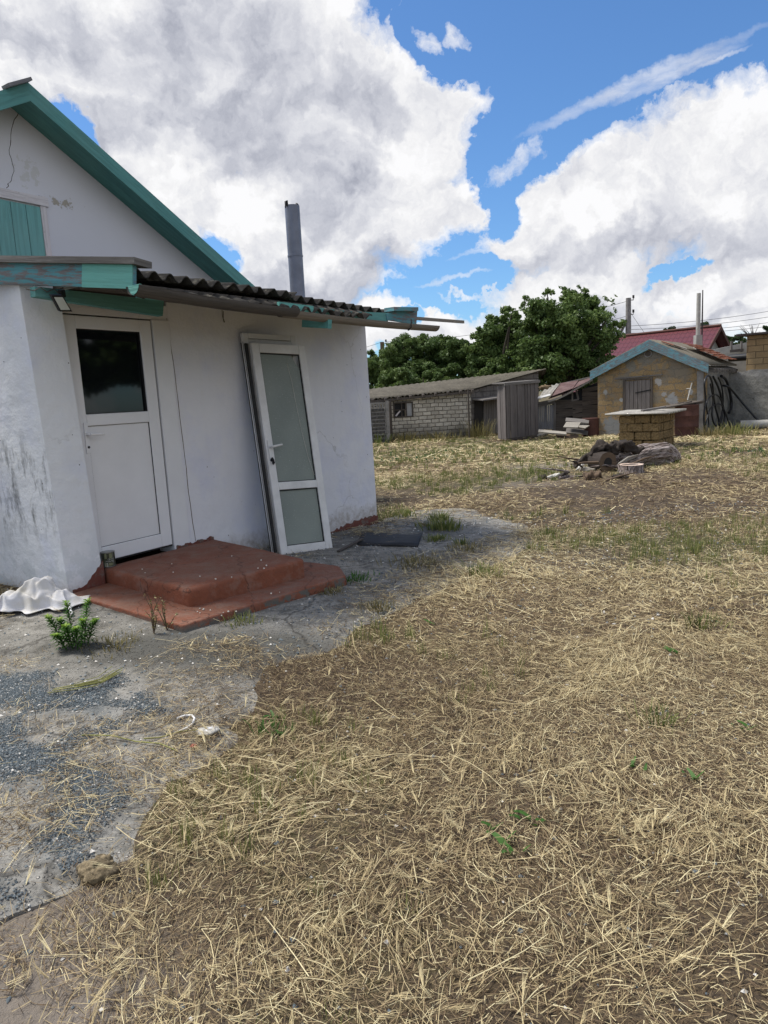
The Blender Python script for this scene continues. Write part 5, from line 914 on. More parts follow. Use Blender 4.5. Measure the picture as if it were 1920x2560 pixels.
wire(pB+ox, pA+ox-Z*.1, .5, 'upper wire running from the brown pole behind the bush to the concrete pole'); wire(pB-Z*.8, pA+ox-Z*.9, .6, 'lower wire running from the brown pole to the concrete pole')
wire(pB, D(700, 905, 58), .3, 'upper wire leaving the brown pole toward the house'); wire(pB-Z*.8, D(700, 945, 58), .3, 'lower wire leaving the brown pole toward the house')
wire(pA-Z*.6, D(1614, 836, 38), .02, 'guy wire falling steeply from the concrete pole to the red roof', .012)
for y0, y1, lb in ((815, 763, 'uppermost wire crossing right behind the pale chimney'), (824, 779, 'second wire from the top crossing behind the pale chimney'), (833, 795, 'third wire crossing low behind the pale chimney'), (838, 806, 'lowest wire skimming the red roof ridge')): wire(D(1574, y0, 42), D(2050, y1-10, 47), .25, lb)
# ================================================================== TREES
def leaves(centers, n, size, seed, gap=.42, up=.35):
    r = np.random.default_rng(seed); sub = []
    for c, q in centers:            # every limb end carries many small leaf clumps
        k = max(6, int(16*min(1.6, q/.8)))
        for _ in range(k):
            d = r.normal(size=3); d /= np.linalg.norm(d); sub.append((c+d*q*(.35+.72*r.random()**.6)*np.array([1, 1, .95]), q*(.20+.22*r.random())))
    C_ = np.array([c for c, _ in sub]); Rr_ = np.array([q for _, q in sub]); w = Rr_**2; w = w/w.sum(); idx = r.choice(len(C_), n, p=w); d = r.normal(size=(n, 3)); d /= np.linalg.norm(d, axis=1)[:, None]; rad = Rr_[idx]*(.25+.95*r.random(n)**.7)
    p = C_[idx]+d*rad[:, None]*np.array([1.1, 1.1, .8])
    def n3(q, sc, sd): return .5*(vnoise(q[:, 0]+q[:, 2]*.7, q[:, 1]-q[:, 2]*.6, sc, sd)+vnoise(q[:, 2]+q[:, 1]*.5, q[:, 0]-q[:, 1]*.4, sc, sd+1))
    keep = n3(p, .4, seed) > gap-.08; p = p[keep]; d = d[keep]; ix = idx[keep]; m_ = len(p); nn = r.normal(size=(m_, 3))+d*.8+np.array([0, 0, up]); nn /= np.linalg.norm(nn, axis=1)[:, None]; a = np.cross(nn, r.normal(size=(m_, 3))); a /= np.linalg.norm(a, axis=1)[:, None]; b_ = np.cross(nn, a); sz = size*(.6+.8*r.random(m_))[:, None]
    cl = r.random(len(C_))
    v = np.stack([p-a*sz, p-b_*sz*.55+nn*sz*.12, p+a*sz, p+b_*sz*.55+nn*sz*.12], 1).reshape(-1, 3); f = np.arange(m_*4).reshape(-1, 4); rnd = np.clip(.1+.35*cl[ix]+.35*r.random(m_)+.25*n3(p, .9, seed+7), 0, 1); return v, f, np.repeat(rnd, 4)
def tree(name, base, centers, n, size, seed, lb, cat, mat, group=None, trunk=True, gap=.42, tr=.16):
    t_ = thing(name, base, lb, cat, group); v, f, rn = leaves(centers, n, size, seed, gap); npmesh('crown', v, f, mat, {'rnd': rn}, parent=t_)
    rr = random.Random(seed); mb = MB(); top_ = sum(c for c, _ in centers)/len(centers); b0_ = np.asarray(base); fk = X(b0_, top_, .4); fk[0] = X(b0_, top_, .2)[0]; mb.tube([b0_-Z*.1, X(b0_, fk, .5)+np.array([.06, 0, 0]), fk], [tr*1.25, tr, tr*.85], 9, seed=seed, rough=.12)
    for c, q in centers: md = X(fk, c, .5)+np.array([rr.uniform(-.2, .2), rr.uniform(-.2, .2), .1]); mb.tube([fk-Z*.1, md, c+Z*q*.25], [tr*.55, tr*.36, .02], 6)
    mb.build('trunk', 'trunk', t_); return t_
def cs(L, dep, seed, dv=1.2): r_ = random.Random(seed); return [(D(x, y, dep+r_.uniform(-dv, dv)), q*dep/F) for x, y, q in L]
bt = [(1395, 778, 52), (1448, 762, 46), (1490, 775, 40), (1350, 768, 34), (1322, 752, 20), (1440, 820, 66), (1375, 838, 70), (1490, 828, 52), (1520, 805, 36), (1538, 818, 22), (1330, 822, 46), (1420, 890, 70), (1480, 885, 52), (1370, 905, 62), (1430, 930, 55), (1500, 880, 34), (1368, 738, 18), (1420, 736, 22), (1455, 728, 17), (1405, 958, 40), (1500, 905, 40), (1465, 935, 36)]
tree('broadleaf_tree', D(1410, 1085, 31.5)*np.array([1, 1, 0]), cs(bt, 31.5, 1), 78000, .074, 5, 'largest broad green tree with an airy crown above the lean-to', 'tree', 'leaf_tree', gap=.47, tr=.2)
mt_ = [(1265, 800, 30), (1235, 812, 26), (1282, 780, 17), (1277, 798, 18), (1288, 850, 48), (1240, 860, 48), (1210, 850, 26), (1300, 900, 46), (1250, 905, 46), (1200, 890, 36), (1195, 832, 14), (1320, 940, 40)]
tree('broadleaf_tree', D(1265, 1085, 32.5)*np.array([1, 1, 0]), cs(mt_, 32.5, 2), 40000, .072, 6, 'smaller green tree with a thin upright spire just left of the largest tree', 'tree', 'leaf_tree', gap=.43)
hb = [([(1010, 865, 26), (990, 880, 26), (1035, 862, 24), (1000, 925, 44), (965, 900, 26), (1030, 910, 40)], 'rounded dense green bush at the left behind the limestone shed'), ([(1075, 865, 28), (1100, 870, 26), (1060, 895, 36), (1090, 910, 40), (1125, 885, 26)], 'dark dense bush in the middle behind the limestone shed'), ([(940, 905, 22), (955, 930, 30), (930, 945, 34), (950, 960, 30), (915, 930, 30)], 'low green bush partly hidden by the white house corner'), ([(1148, 885, 28), (1128, 895, 32), (1172, 892, 28), (1185, 915, 32), (1145, 930, 32)], 'green bush between the dark bush and the spired tree'), ([(1010, 960, 30), (1060, 950, 32), (1110, 945, 28), (975, 960, 26)], 'low leafy undergrowth just above the limestone shed roof'), ([(1200, 930, 26), (1240, 935, 28), (1280, 940, 26), (1170, 940, 24)], 'low leafy undergrowth below the spired tree')]
for i, (L, lb) in enumerate(hb): cx_ = sum(q[0] for q in L)/len(L); dp_ = 34.5+.5*(i % 3)-(2.5 if i > 3 else 0); tree('bush', D(cx_, 1085, dp_)*np.array([1, 1, 0]), cs([(x, y, q*1.22) for x, y, q in L], dp_, 10+i, .8), 28000, .064, 30+i, lb, 'bush', 'leaf_hedge', trunk=True, gap=.40, tr=.09)
ft = [([(1665, 832, 12), (1690, 828, 9), (1680, 840, 12), (1655, 842, 8)], 52, 'small treetop peeking over the red roof left of the chimney'), ([(1768, 818, 14), (1780, 826, 10), (1760, 828, 10)], 52, 'small treetop peeking over the red roof right of the chimney'), ([(1818, 850, 12), (1824, 880, 14), (1822, 865, 12)], 46, 'narrow green tree just right of the red roof gable'), ([(1845, 855, 16), (1862, 862, 15), (1850, 878, 18), (1835, 872, 12)], 44, 'green tree between the red roof and the ochre block building'), ([(1918, 828, 14), (1930, 840, 20), (1925, 855, 20)], 44, 'green treetop above the ochre block building at the right edge')]
for i, (L, dp_, lb) in enumerate(ft): tree('far_tree', D(L[0][0], 1050, dp_)*np.array([1, 1, 0]), cs(L, dp_, 40+i, .5), 3500, .11, 50+i, lb, 'tree', 'leaf_far', 'treetops beyond the sheds', gap=.40, tr=.1)
for i, (x_, y_, h_) in enumerate(((15., 1.5, 5.6), (16.5, 5., 6.4), (15.2, 8.2, 5.2))):
    L = [(np.array([x_+random.uniform(-1.4, 1.4), y_+random.uniform(-1.5, 1.5), h_*random.uniform(.52, .92)]), random.uniform(.8, 1.2)) for _ in range(8)]; tree('yard_tree', (x_, y_, 0), L, 9000, .17, 80+i, ['tree standing to the right of the yard nearest the viewer', 'tallest tree standing at the right edge of the yard', 'tree at the right of the yard farthest from the viewer'][i], 'tree', 'leaf_tree', gap=.52, tr=.16)
bs = D(1880, 1050, 46)*np.array([1, 1, 0]); mb = MB(); rr = random.Random(4)
for k in range(16): a = D(1882+rr.uniform(-4, 4), 860, 46); b_ = D(1878+rr.uniform(-34, 34), 812+rr.uniform(-6, 22), 46); mb.tube([a, X(a, b_, .5)+Z*.15, b_], [.03, .018, .006], 5)
mb.tube([bs, D(1882, 856, 46)], [.12, .05], 7); tag(mb.build('bare_tree', 'trunk', base=bs), 'leafless thin-twigged treetop behind the ochre block building', 'tree')
# ================================================================== SCATTER
def ribbons(p, ang, L, w, bend, z0, rise, seed, nseg=3, flatness=.5, taper=.35):
    r = np.random.default_rng(seed); n = len(p); t_ = np.linspace(0, 1, nseg+1); dirx, diry = np.cos(ang), np.sin(ang); V_ = np.empty((n, nseg+1, 2, 3), np.float32); th = ang.copy(); x, y = p[:, 0].copy(), p[:, 1].copy(); tilt = (r.random(n)-.5)*2*(1-flatness)
    for k in range(nseg+1):
        if k: th = th+bend/nseg; x = x+np.cos(th)*L/nseg; y = y+np.sin(th)*L/nseg
        zz = top(x, y)+z0+rise*(t_[k] if np.ndim(rise) else t_[k]*rise)/1.0*(1 if np.isscalar(rise) else 1) if False else top(x, y)+z0+rise*t_[k]*(1.6-.6*t_[k])
        ww = w*(1-taper*t_[k])*.5; nx, ny = -np.sin(th), np.cos(th)
        for s_ in (0, 1): sg = (s_*2-1); V_[:, k, s_, 0] = x+nx*ww*sg; V_[:, k, s_, 1] = y+ny*ww*sg; V_[:, k, s_, 2] = zz+tilt*ww*sg*1.5
    base = (np.arange(n)*(nseg+1)*2)[:, None, None]; k = np.arange(nseg)[None, :, None]*2; f = base+k+np.array([0, 2, 3, 1])[None, None, :]; return V_.reshape(-1, 3), f.reshape(-1, 4), (nseg+1)*2
HOUSE_POLY = [tuple(hw(*q, 0)[:2]) for q in ((.02, .0), (.02, -9), (-7, -9), (-7, -1), (-4.3, -1), (-4.35, 1.47), (-2.86, 1.65), (-2.6, 1.1), (-2.65, .0))]
def inview(n, y0, y1, seed, pad=.06):
    r = np.random.default_rng(seed); y = np.sqrt(r.random(n)*(y1**2-y0**2)+y0**2); w_ = r.random(n); x = (-.66*y-.7)*(1-w_)+(.66*y+1.7)*w_; return np.stack([x, y], 1), r
def allow(p, r, kind):
    x, y = p[:, 0], p[:, 1]; s_ = onslab(x, y); on = s_ > 0
    edge = np.clip(1-s_/.62, 0, 1)*np.clip(fbm(x+3, y, .3, 78, 3)*2.6-.5, .15, 1.2); nz_ = fbm(x, y, .55, 77, 4); pr = np.where(on, np.clip(edge*1.1+(nz_-.56)*2.2, 0.012, 1)*(.9 if kind != 'long' else .6), 1.)
    # straw lies thick on the near corner patch, keep the gravel clear
    gv = np.max([sdf(x, y, g_) for g_ in GRAV], axis=0); pr = np.where(gv > 0, np.minimum(pr, np.clip(1-gv/.08, .03, 1)), pr)
    pr = np.where(on, np.maximum(pr, spot(x, y, 40, 2060, .3, .22)*1.2), pr)
    b_ = bare(x, y); dk = dark_area(x, y); pl_ = np.clip(spot(x, y, 60, 2540, .28, .2)+spot(x, y, 30, 2250, .25, .15)+spot(x, y, 1400, 1165, 1.0, .7)*.9+spot(x, y, 1290, 1215, .8, .15)*.7+spot(x, y, 1390, 1195, .6, .3)*.5, 0, 1)
    sw_ = np.clip((fbm(x+31, y, .75, 140, 4)-.40)*5.5, .08, 1)*np.clip((fbm(x, y+17, .22, 150, 3)-.22)*3, .25, 1)
    if kind == 'long': pr = pr*np.clip(1-b_*.75-dk*.55, .06, 1)*sw_*1.3
    if kind == 'chaff': pr = pr*np.clip(1-b_*.72-dk*.15, .12, 1)*(.62+.38*sw_)
    pr = pr*(1-.92*np.clip(pl_, 0, 1)); hs = sdf(x, y, HOUSE_POLY); pr = np.where(hs > -.01, 0, pr); return r.random(len(x)) < pr
dup_ = np.concatenate
def straw_layer(specs, name, lb):
    Vs, Fs, Cs = [], [], []; off = 0
    for (n, y0, y1, Lm, Ls, wm, z_, rs_, kind, cm, csd, seed, bnd) in specs:
        p, r = inview(n, y0, y1, seed); k = allow(p, r, kind); p = p[k]; n_ = len(p)
        sw = fbm(p[:, 0]+20, p[:, 1], 1.3, 90, 3)*7; ang = sw+r.normal(size=n_)*(.9 if kind == 'chaff' else .6)+(r.random(n_) < .5)*math.pi; L = np.abs(Lm*(1+Ls*r.normal(size=n_)))+.01; w = wm*(.6+.8*r.random(n_))
        v, f, s_ = ribbons(p, ang, L, w, r.normal(size=n_)*bnd, .003+z_*r.random(n_)**1.5, rs_*np.abs(r.normal(size=n_))*r.choice([0, 0, 1, 1, 2], n_), seed+1, 1 if kind == 'chaff' else 3)
        pale = fbm(p[:, 0], p[:, 1], 1.6, 120, 4); dk = dark_area(p[:, 0], p[:, 1]); on = onslab(p[:, 0], p[:, 1]) > -.5
        c = np.clip(cm+csd*r.normal(size=n_)+(pale-.5)*.55-dk*.16-on*.07*(kind != 'long'), 0, 1); Vs.append(v); Fs.append(f+off); Cs.append(np.repeat(c, s_)); off += len(v)
    o = npmesh(name, dup_(Vs), dup_(Fs), 'straw', {'rnd': dup_(Cs)}); tag(o, lb, 'straw', kind='stuff'); return o
straw_layer([
 # n, y0, y1, len, lenvar, width, zmax, rise, kind, colour mean, sd, seed, bend
 (400000, .5, 4.2, .024, .6, .0019, .012, .008, 'chaff', .54, .29, 101, .6), (250000, 4.2, 8, .038, .6, .0031, .014, .010, 'chaff', .55, .28, 102, .6), (135000, 8, 15, .07, .5, .0075, .02, .014, 'chaff', .61, .23, 103, .5), (60000, 15, 28, .14, .4, .017, .02, .02, 'chaff', .68, .19, 104, .4)],
 'straw_chaff', 'short brown chaff and broken straw covering the yard')
straw_layer([
 (40000, .5, 4.2, .055, .8, .0019, .03, .02, 'long', .77, .19, 111, .6), (2500, .5, 4.2, .22, .5, .0019, .04, .025, 'long', .86, .12, 115, .5), (38000, 4.2, 8, .075, .7, .0026, .035, .02, 'long', .79, .18, 112, .6), (2300, 4.2, 8, .24, .5, .0027, .045, .025, 'long', .86, .12, 116, .5), (28000, 8, 15, .12, .6, .005, .05, .025, 'long', .80, .15, 113, .4), (13000, 15, 26, .26, .4, .013, .05, .03, 'long', .80, .14, 114, .3)],
 'dry_straw', 'long pale dry grass stalks strewn over the yard')
# wild barley ears: fans of thin awns
def ears(n, y0, y1, L, w, seed):
    p, r = inview(n, y0, y1, seed); k = allow(p, r, 'long'); p = p[k]; n_ = len(p); ang = r.random(n_)*2*math.pi; c = np.clip(.86+.1*r.normal(size=n_), 0, 1); z_ = .012+.035*r.random(n_); Vs, Fs, Cs = [], [], []; off = 0; sz = L*(.7+.6*r.random(n_)); K = 9
    for j in range(K):
        f_ = (j/(K-1)-.5); a = ang+f_*.42; st = p+np.stack([np.cos(ang), np.sin(ang)], 1)*(sz*.12*(j % 3))[:, None]; v, f, s_ = ribbons(st, a, sz*(1-.5*abs(f_)), np.full(n_, w*.62), -f_*.25*np.ones(n_), z_+.006*(j % 2), .02*r.random(n_)+.01*(j % 3), seed+j, 2, .7, .85); Vs.append(v); Fs.append(f+off); Cs.append(np.repeat(np.clip(c-.05*(j % 2), 0, 1), s_)); off += len(v)
    return dup_(Vs), dup_(Fs), dup_(Cs)
Vs, Fs, Cs, off = [], [], [], 0
for q in ((3900, .5, 4.2, .062, .0026, 201), (5800, 4.2, 8, .075, .0040, 202), (3000, 8, 14, .10, .008, 203)):
    v, f, c = ears(*q); Vs.append(v); Fs.append(f+off); Cs.append(c); off += len(v)
tag(npmesh('barley_ears', dup_(Vs), dup_(Fs), 'straw', {'rnd': dup_(Cs)}), 'pale feathery wild barley ears lying among the straw', 'straw', kind='stuff')
# green grass: upright tufts
def tufts(n, y0, y1, blades, hgt, w, seed, thr, mat_off=0., area=None):
    p, r = inview(n, y0, y1, seed); pr = green_area(p[:, 0], p[:, 1]) if area is None else area(p[:, 0], p[:, 1]); k = (r.random(n) < pr) & ((onslab(p[:, 0], p[:, 1]) < -.02)) & (sdf(p[:, 0], p[:, 1], HOUSE_POLY) < -.02); p = p[k]; sz = .6+.8*r.random(len(p)); p = np.repeat(p, blades, 0)+r.normal(size=(len(p)*blades, 2))*.03*(hgt/.08); sz = np.repeat(sz, blades); m_ = len(p); ang = r.random(m_)*6.283; h_ = hgt*sz*(.5+r.random(m_)); v, f, s_ = ribbons(p, ang, h_*.45*r.random(m_)+.004, w*(.7+.6*r.random(m_)), r.normal(size=m_)*.3, np.zeros(m_), h_, seed+2, 3, .2, .85); return v, f, np.repeat(np.clip(.5+.25*r.normal(size=m_)+mat_off, 0, 1), s_)
Vs, Fs, Cs, off = [], [], [], 0
far_green = lambda x, y: np.clip(spot(x, y, 1050, 1135, 2.6, 3.2)*.9+spot(x, y, 1150, 1170, 2.5, 1.5)*.6+spot(x, y, 1720, 1128, 2.4, .8)*1+spot(x, y, 1880, 1130, 2, .9)*.8+green_area(x, y)*.5, 0, 1)
for q in ((1300, .6, 4.2, 16, .055, .0034, 301, 0), (2700, 4.2, 8, 16, .07, .005, 302, 0), (3600, 8, 14, 13, .075, .009, 303, 0), (5200, 14, 27, 9, .07, .016, 304, 0, .0, far_green)):
    v, f, c = tufts(*q); Vs.append(v); Fs.append(f+off); Cs.append(c); off += len(v)
tag(npmesh('green_grass', dup_(Vs), dup_(Fs), 'grass_green', {'rnd': dup_(Cs)}), 'short green and yellowing grass blades growing through the straw', 'grass', kind='stuff')
cl_area = lambda x, y: np.clip(spot(x, y, 1050, 1148, 1.5, .8)*1.3+spot(x, y, 1120, 1132, 1.5, .9)*.6+spot(x, y, 1880, 1128, 1.2, .4), 0, 1)
v, f, c = tufts(2600, 12, 22, 8, .05, .022, 320, 0, 0., cl_area); tag(npmesh('clover_patch', v, f, 'clover', {'rnd': c}), 'low blue-green clover patch with tiny white flowers in front of the limestone shed', 'clover', kind='stuff')
p, r = inview(1500, 12, 22, 331); k = r.random(len(p)) < cl_area(p[:, 0], p[:, 1])*.5; p = p[k]; n_ = len(p); v, f, s_ = ribbons(p, r.random(n_)*6.28, np.full(n_, .022), np.full(n_, .022), np.zeros(n_), .05+.03*r.random(n_), np.zeros(n_), 9, 1, 1, 0); tag(npmesh('white_flowers', v, f, 'pebble_white', {'rnd': np.zeros(len(v))}), 'tiny white flowers dotting the clover patch', 'flowers', kind='stuff')
# broad green leaves in the straw
Vs, Fs, Cs, off = [], [], [], 0
for (x, y) in ((1230, 2085), (1262, 2120), (1312, 2050), (1290, 2145), (1345, 2060), (690, 1800), (700, 1840), (1600, 1930), (1720, 1950), (1690, 1640), (1860, 1830), (1080, 1560)):
    c = G(x, y)
    for k in range(4):
        a = random.random()*6.28; l = random.uniform(.025, .05); v, f, s_ = ribbons(np.array([[c[0]+random.uniform(-.03, .03), c[1]+random.uniform(-.03, .03)]]), np.array([a]), np.array([l]), np.array([.016]), np.array([.3]), np.array([.012]), np.array([.02]), 3, 4, .6, .6); Vs.append(v); Fs.append(f+off); Cs.append(np.full(len(v), .2)); off += len(v)
tag(npmesh('bindweed_leaves', dup_(Vs), dup_(Fs), 'leaf_weed', {'rnd': dup_(Cs)}), 'scattered dark green bindweed leaves showing through the straw', 'leaves', kind='stuff')
# blue-grey gravel
pts_ = []
r = np.random.default_rng(5)
for g_ in GRAV:
    ga = np.array(g_); lo, hi = ga.min(0)-.1, ga.max(0)+.1; n_ = int((hi[0]-lo[0])*(hi[1]-lo[1])*60000); q_ = lo+(hi-lo)*r.random((n_, 2)); s_ = sdf(q_[:, 0], q_[:, 1], g_)+(fbm(q_[:, 0], q_[:, 1], .12, 8, 3)-.5)*.14; pts_.append(q_[r.random(n_) < np.clip(.45+s_*11, .0, 1)])
q_ = np.concatenate(pts_); q_ = q_[sdf(q_[:, 0], q_[:, 1], HOUSE_POLY) < 0]; n_ = len(q_); sz = .0030*(.6+1.3*r.random(n_)**2); zz = top(q_[:, 0], q_[:, 1])+.003*r.random(n_)
octa = np.array([[1, 0, 0], [-1, 0, 0], [0, 1, 0], [0, -1, 0], [0, 0, .8], [0, 0, -.5]], float); of = np.array([[0, 2, 4], [2, 1, 4], [1, 3, 4], [3, 0, 4]]); an = r.random(n_)*6.28; jit = 1+.35*r.normal(size=(n_, 6, 1)); vv = octa[None]*jit; ca_, sa_ = np.cos(an)[:, None], np.sin(an)[:, None]; vx_ = vv[..., 0]*ca_-vv[..., 1]*sa_; vy_ = vv[..., 0]*sa_+vv[..., 1]*ca_; v = np.stack([vx_*sz[:, None]+q_[:, :1], vy_*sz[:, None]+q_[:, 1:], vv[..., 2]*sz[:, None]+zz[:, None]], -1).reshape(-1, 3); f = (np.arange(n_)*6)[:, None, None]+of[None]; tag(npmesh('blue_gravel', v, f.reshape(-1, 3), 'gravel', {'rnd': np.repeat(r.random(n_), 6)}), 'fine blue-grey gravel spread in patches on the concrete', 'gravel', kind='stuff')
# pale pebbles and grit on soil and concrete
p, r = inview(14000, .6, 9, 401); k = r.random(len(p)) < np.where(onslab(p[:, 0], p[:, 1]) > 0, .8, .45); p = p[k & (sdf(p[:, 0], p[:, 1], HOUSE_POLY) < -.02)]; n_ = len(p); sz = .004+.006*r.random(n_)**3+.0006*p[:, 1]; zz = top(p[:, 0], p[:, 1])+.002; vv = octa[None]*(1+.3*r.normal(size=(n_, 6, 1))); v = np.stack([vv[..., 0]*sz[:, None]+p[:, :1], vv[..., 1]*sz[:, None]+p[:, 1:], vv[..., 2]*sz[:, None]+zz[:, None]], -1).reshape(-1, 3); f = (np.arange(n_)*6)[:, None, None]+of[None]; tag(npmesh('grit', v, f.reshape(-1, 3), 'gravel', {'rnd': np.repeat(np.clip(.7+.35*r.random(n_), 0, 1), 6)}), 'pale grit and small stones scattered over concrete and soil', 'grit', kind='stuff')
# ------------------------------------------------------------------ individual weeds
def clump(name, px, py, nb, hgt, spread, w, mat, lb, seed, cm=.5, leafy=False, group=None, cat='weed'):
    c = T1(px, py); r = np.random.default_rng(seed); p = np.tile(c[:2], (nb, 1))+r.normal(size=(nb, 2))*spread; an = np.arctan2(p[:, 1]-c[1], p[:, 0]-c[0])+r.normal(size=nb)*.5; h_ = hgt*(.4+.7*r.random(nb)); v, f, s_ = ribbons(p, an, h_*.7*r.random(nb)+.01, np.full(nb, w), r.normal(size=nb)*.5, np.zeros(nb), h_, seed, 4, .2, .7); C_ = np.repeat(np.clip(cm+.25*r.normal(size=nb), 0, 1), s_)
    tag(npmesh(name, v, f, mat, {'rnd': C_}, base=c), lb, cat, group)
for i, q in enumerate([(1110, 1322, 260, .11, .10, .012, 'grass_green', 'tall straggly green weed in the crack beyond the rubber mat', .45), (1100, 1300, 160, .10, .07, .012, 'grass_green', 'straggly weed at the far end of the concrete crack', .45), (1092, 1350, 120, .06, .06, .010, 'grass_green', 'low weed at the near end of the concrete crack', .5), (1008, 1288, 170, .08, .11, .012, 'grass_green', 'low bushy weed near the white house corner', .55), (1170, 1375, 110, .07, .09, .009, 'weed_dry', 'browning weed patch on the concrete right of the mat', .5), (1150, 1362, 50, .08, .03, .010, 'grass_green', 'small upright green weed beside the browning patch', .4), (1040, 1412, 200, .07, .13, .008, 'weed_dry', 'dry low weed tuft in the middle of the concrete apron', .4), (890, 1450, 110, .045, .07, .009, 'leaf_weed', 'dark small weed at the right end of the doorstep', .1), (606, 1556, 120, .05, .06, .006, 'grass_green', 'small weed at the foot of the doorstep front', .6), (1205, 1432, 150, .09, .09, .008, 'grass_green', 'green grass tuft at the right edge of the concrete', .4), (285, 1615, 150, .035, .08, .006, 'weed_dry', 'withered pulled weed lying beside the green plant', .3), (1060, 1315, 60, .05, .05, .01, 'weed_dry', 'thin dry weed left of the crack weeds', .5), (830, 1480, 160, .03, .055, .006, 'weed_dry', 'dry litter tuft along the step edge on the concrete', .4), (950, 1520, 180, .04, .055, .006, 'weed_dry', 'dry litter tuft at the near edge of the concrete', .3), (680, 1830, 60, .06, .04, .006, 'leaf_weed', 'small dark green weed in the straw near the shell', .25), (1650, 1800, 70, .07, .04, .005, 'grass_green', 'green grass tuft in the right foreground straw', .3), (1750, 1560, 80, .09, .06, .007, 'grass_green', 'green grass tuft at the right in the mid yard', .3), (1010, 1102, 160, .35, .35, .02, 'weed_dry', 'dark weeds along the limestone shed wall below the window', .1), (1090, 1099, 160, .3, .4, .02, 'weed_dry', 'low weeds at the middle of the limestone shed wall', .15), (1195, 1092, 150, .6, .25, .018, 'weed_dry', 'tall dry weeds by the dark doorway of the limestone shed', .2), (945, 1106, 140, .35, .3, .02, 'grass_green', 'grassy weeds at the foot of the concrete fence panel', .2), (1830, 1085, 180, .35, .35, .02, 'grass_green', 'yellow-green weeds at the foot of the hose coils', .75), (1780, 1090, 120, .3, .2, .016, 'weed_dry', 'dry weeds under the hanging hoses', .5)]): clump('weed', *q[:6], q[6], q[7], 500+i, q[8])
# leafy green plant
c = T1(192, 1612); plant = thing('green_plant', c, 'bright green leafy weed with yellowish tips growing out of the concrete', 'plant'); mb = MB(); r = np.random.default_rng(77); LV, LF, LC, off = [], [], [], 0
for i, (dx, dy, h_) in enumerate(((-62, 10, .20), (-14, -8, .25), (40, -6, .27), (5, 20, .15), (-50, 22, .11), (25, 6, .17), (-20, 18, .16), (55, 2, .16), (-35, 8, .18))):
    b_ = T1(192+dx*.5, 1612+dy*.6); tpp = T1(192+dx, 1612+dy)+Z*h_; st = [b_, X(b_, tpp, .5)+Z*.02, tpp]; mb.tube(st, [.004, .0035, .002], 5)
    for k in range(84):
        f_ = .1+.9*(k/83)**.8; o_ = X(X(st[0], st[1], min(1, f_*2)), X(st[1], st[2], max(0, f_*2-1)), 1 if f_ > .5 else 0); a = k*2.4+i; l = .068*(1.25-f_*.7)*(.8+.4*r.random()); dv = np.array([math.cos(a), math.sin(a), .35+.6*f_]); dv /= np.linalg.norm(dv); sd2 = nrm(np.cross(dv, Z))*.0066; md = o_+dv*l*.5; tp_ = o_+dv*l-Z*l*.35; LV += [o_, md-sd2, tp_, md+sd2]; LF.append([off, off+1, off+2, off+3]); off += 4; LC += [min(1, max(0, .15+.35*r.random()+.55*max(0, f_-.72)/.28))]*4
mb.build('stem', 'leaf_weed', plant); npmesh('foliage', np.array(LV), np.array(LF), 'leaf_weed', {'rnd': np.array(LC)}, parent=plant)
# dry stalks at the corner of the step
for j, (px, py, n_, lb) in enumerate(((385, 1585, 8, 'dried brown weed standing against the left front of the lower step'), (418, 1575, 6, 'thinner dried weed right beside it at the step corner'))):
    c = T1(px, py); dw = thing('dry_weed', c, lb, 'weed'); mb = MB(); rr = random.Random(60+j); LV, LF, LC, off = [], [], [], 0
    for k in range(n_):
        e = c+np.array([rr.uniform(-.1, .1), rr.uniform(-.06, .03), rr.uniform(.12, .27)]); mid = X(c, e, .5)+np.array([rr.uniform(-.02, .02), 0, .03]); mb.tube([c, mid, e], [.003, .002, .0012], 5)
        for q_ in range(14):
            o_ = X(mid, e, rr.random()) if q_ % 2 else X(c, mid, rr.random()); s_ = rr.uniform(.004, .009); d_ = np.array([rr.uniform(-1, 1), rr.uniform(-1, 1), rr.uniform(-.5, 1)])*s_*1.5; LV += [o_, o_+d_+np.array([s_, 0, 0]), o_+d_*1.6, o_+d_-np.array([s_, 0, 0])]; LF.append([off, off+1, off+2, off+3]); off += 4; LC += [rr.uniform(.0, 1.)]*4
    mb.build('stem', 'wood_brown', dw); npmesh('foliage', np.array(LV), np.array(LF), 'weed_dry', {'rnd': np.array(LC)}, parent=dw)
# long green-yellow stalks on the concrete
for j, (pts, lb) in enumerate(((((205, 1842), (280, 1848), (340, 1858), (400, 1868), (445, 1882)), 'long green stalk lying across the gravel and concrete'), (((505, 1828), (450, 1838), (400, 1848), (360, 1856)), 'straw stalk crossing the long green stalk'), (((130, 1732), (190, 1728), (250, 1712), (290, 1694)), 'yellow-green grass bundle lying on the blue gravel'))):
    mb = MB(); q_ = [T1(*p)+Z*(.008+.01*(k % 2)) for k, p in enumerate(pts)]
    for k in range(1 if j < 2 else 12):
        o_ = np.array([random.uniform(-.02, .02), random.uniform(-.03, .03), random.uniform(0, .015)])*(j == 2); a_ = q_ if j < 2 else q_[random.randint(0, 1):random.randint(3, 4)+1]; mb.tube([p+o_*(1+.5*i_) for i_, p in enumerate(a_)], .0032 if j < 2 else .002, 5)
    M.setdefault('stalk', None)
    if M['stalk'] is None: simple('stalk', (.27, .27, .09), .6, nsc=20, var=.4)
    tag(mb.build('stalk', 'stalk', base=q_[0]), lb, 'stalk')
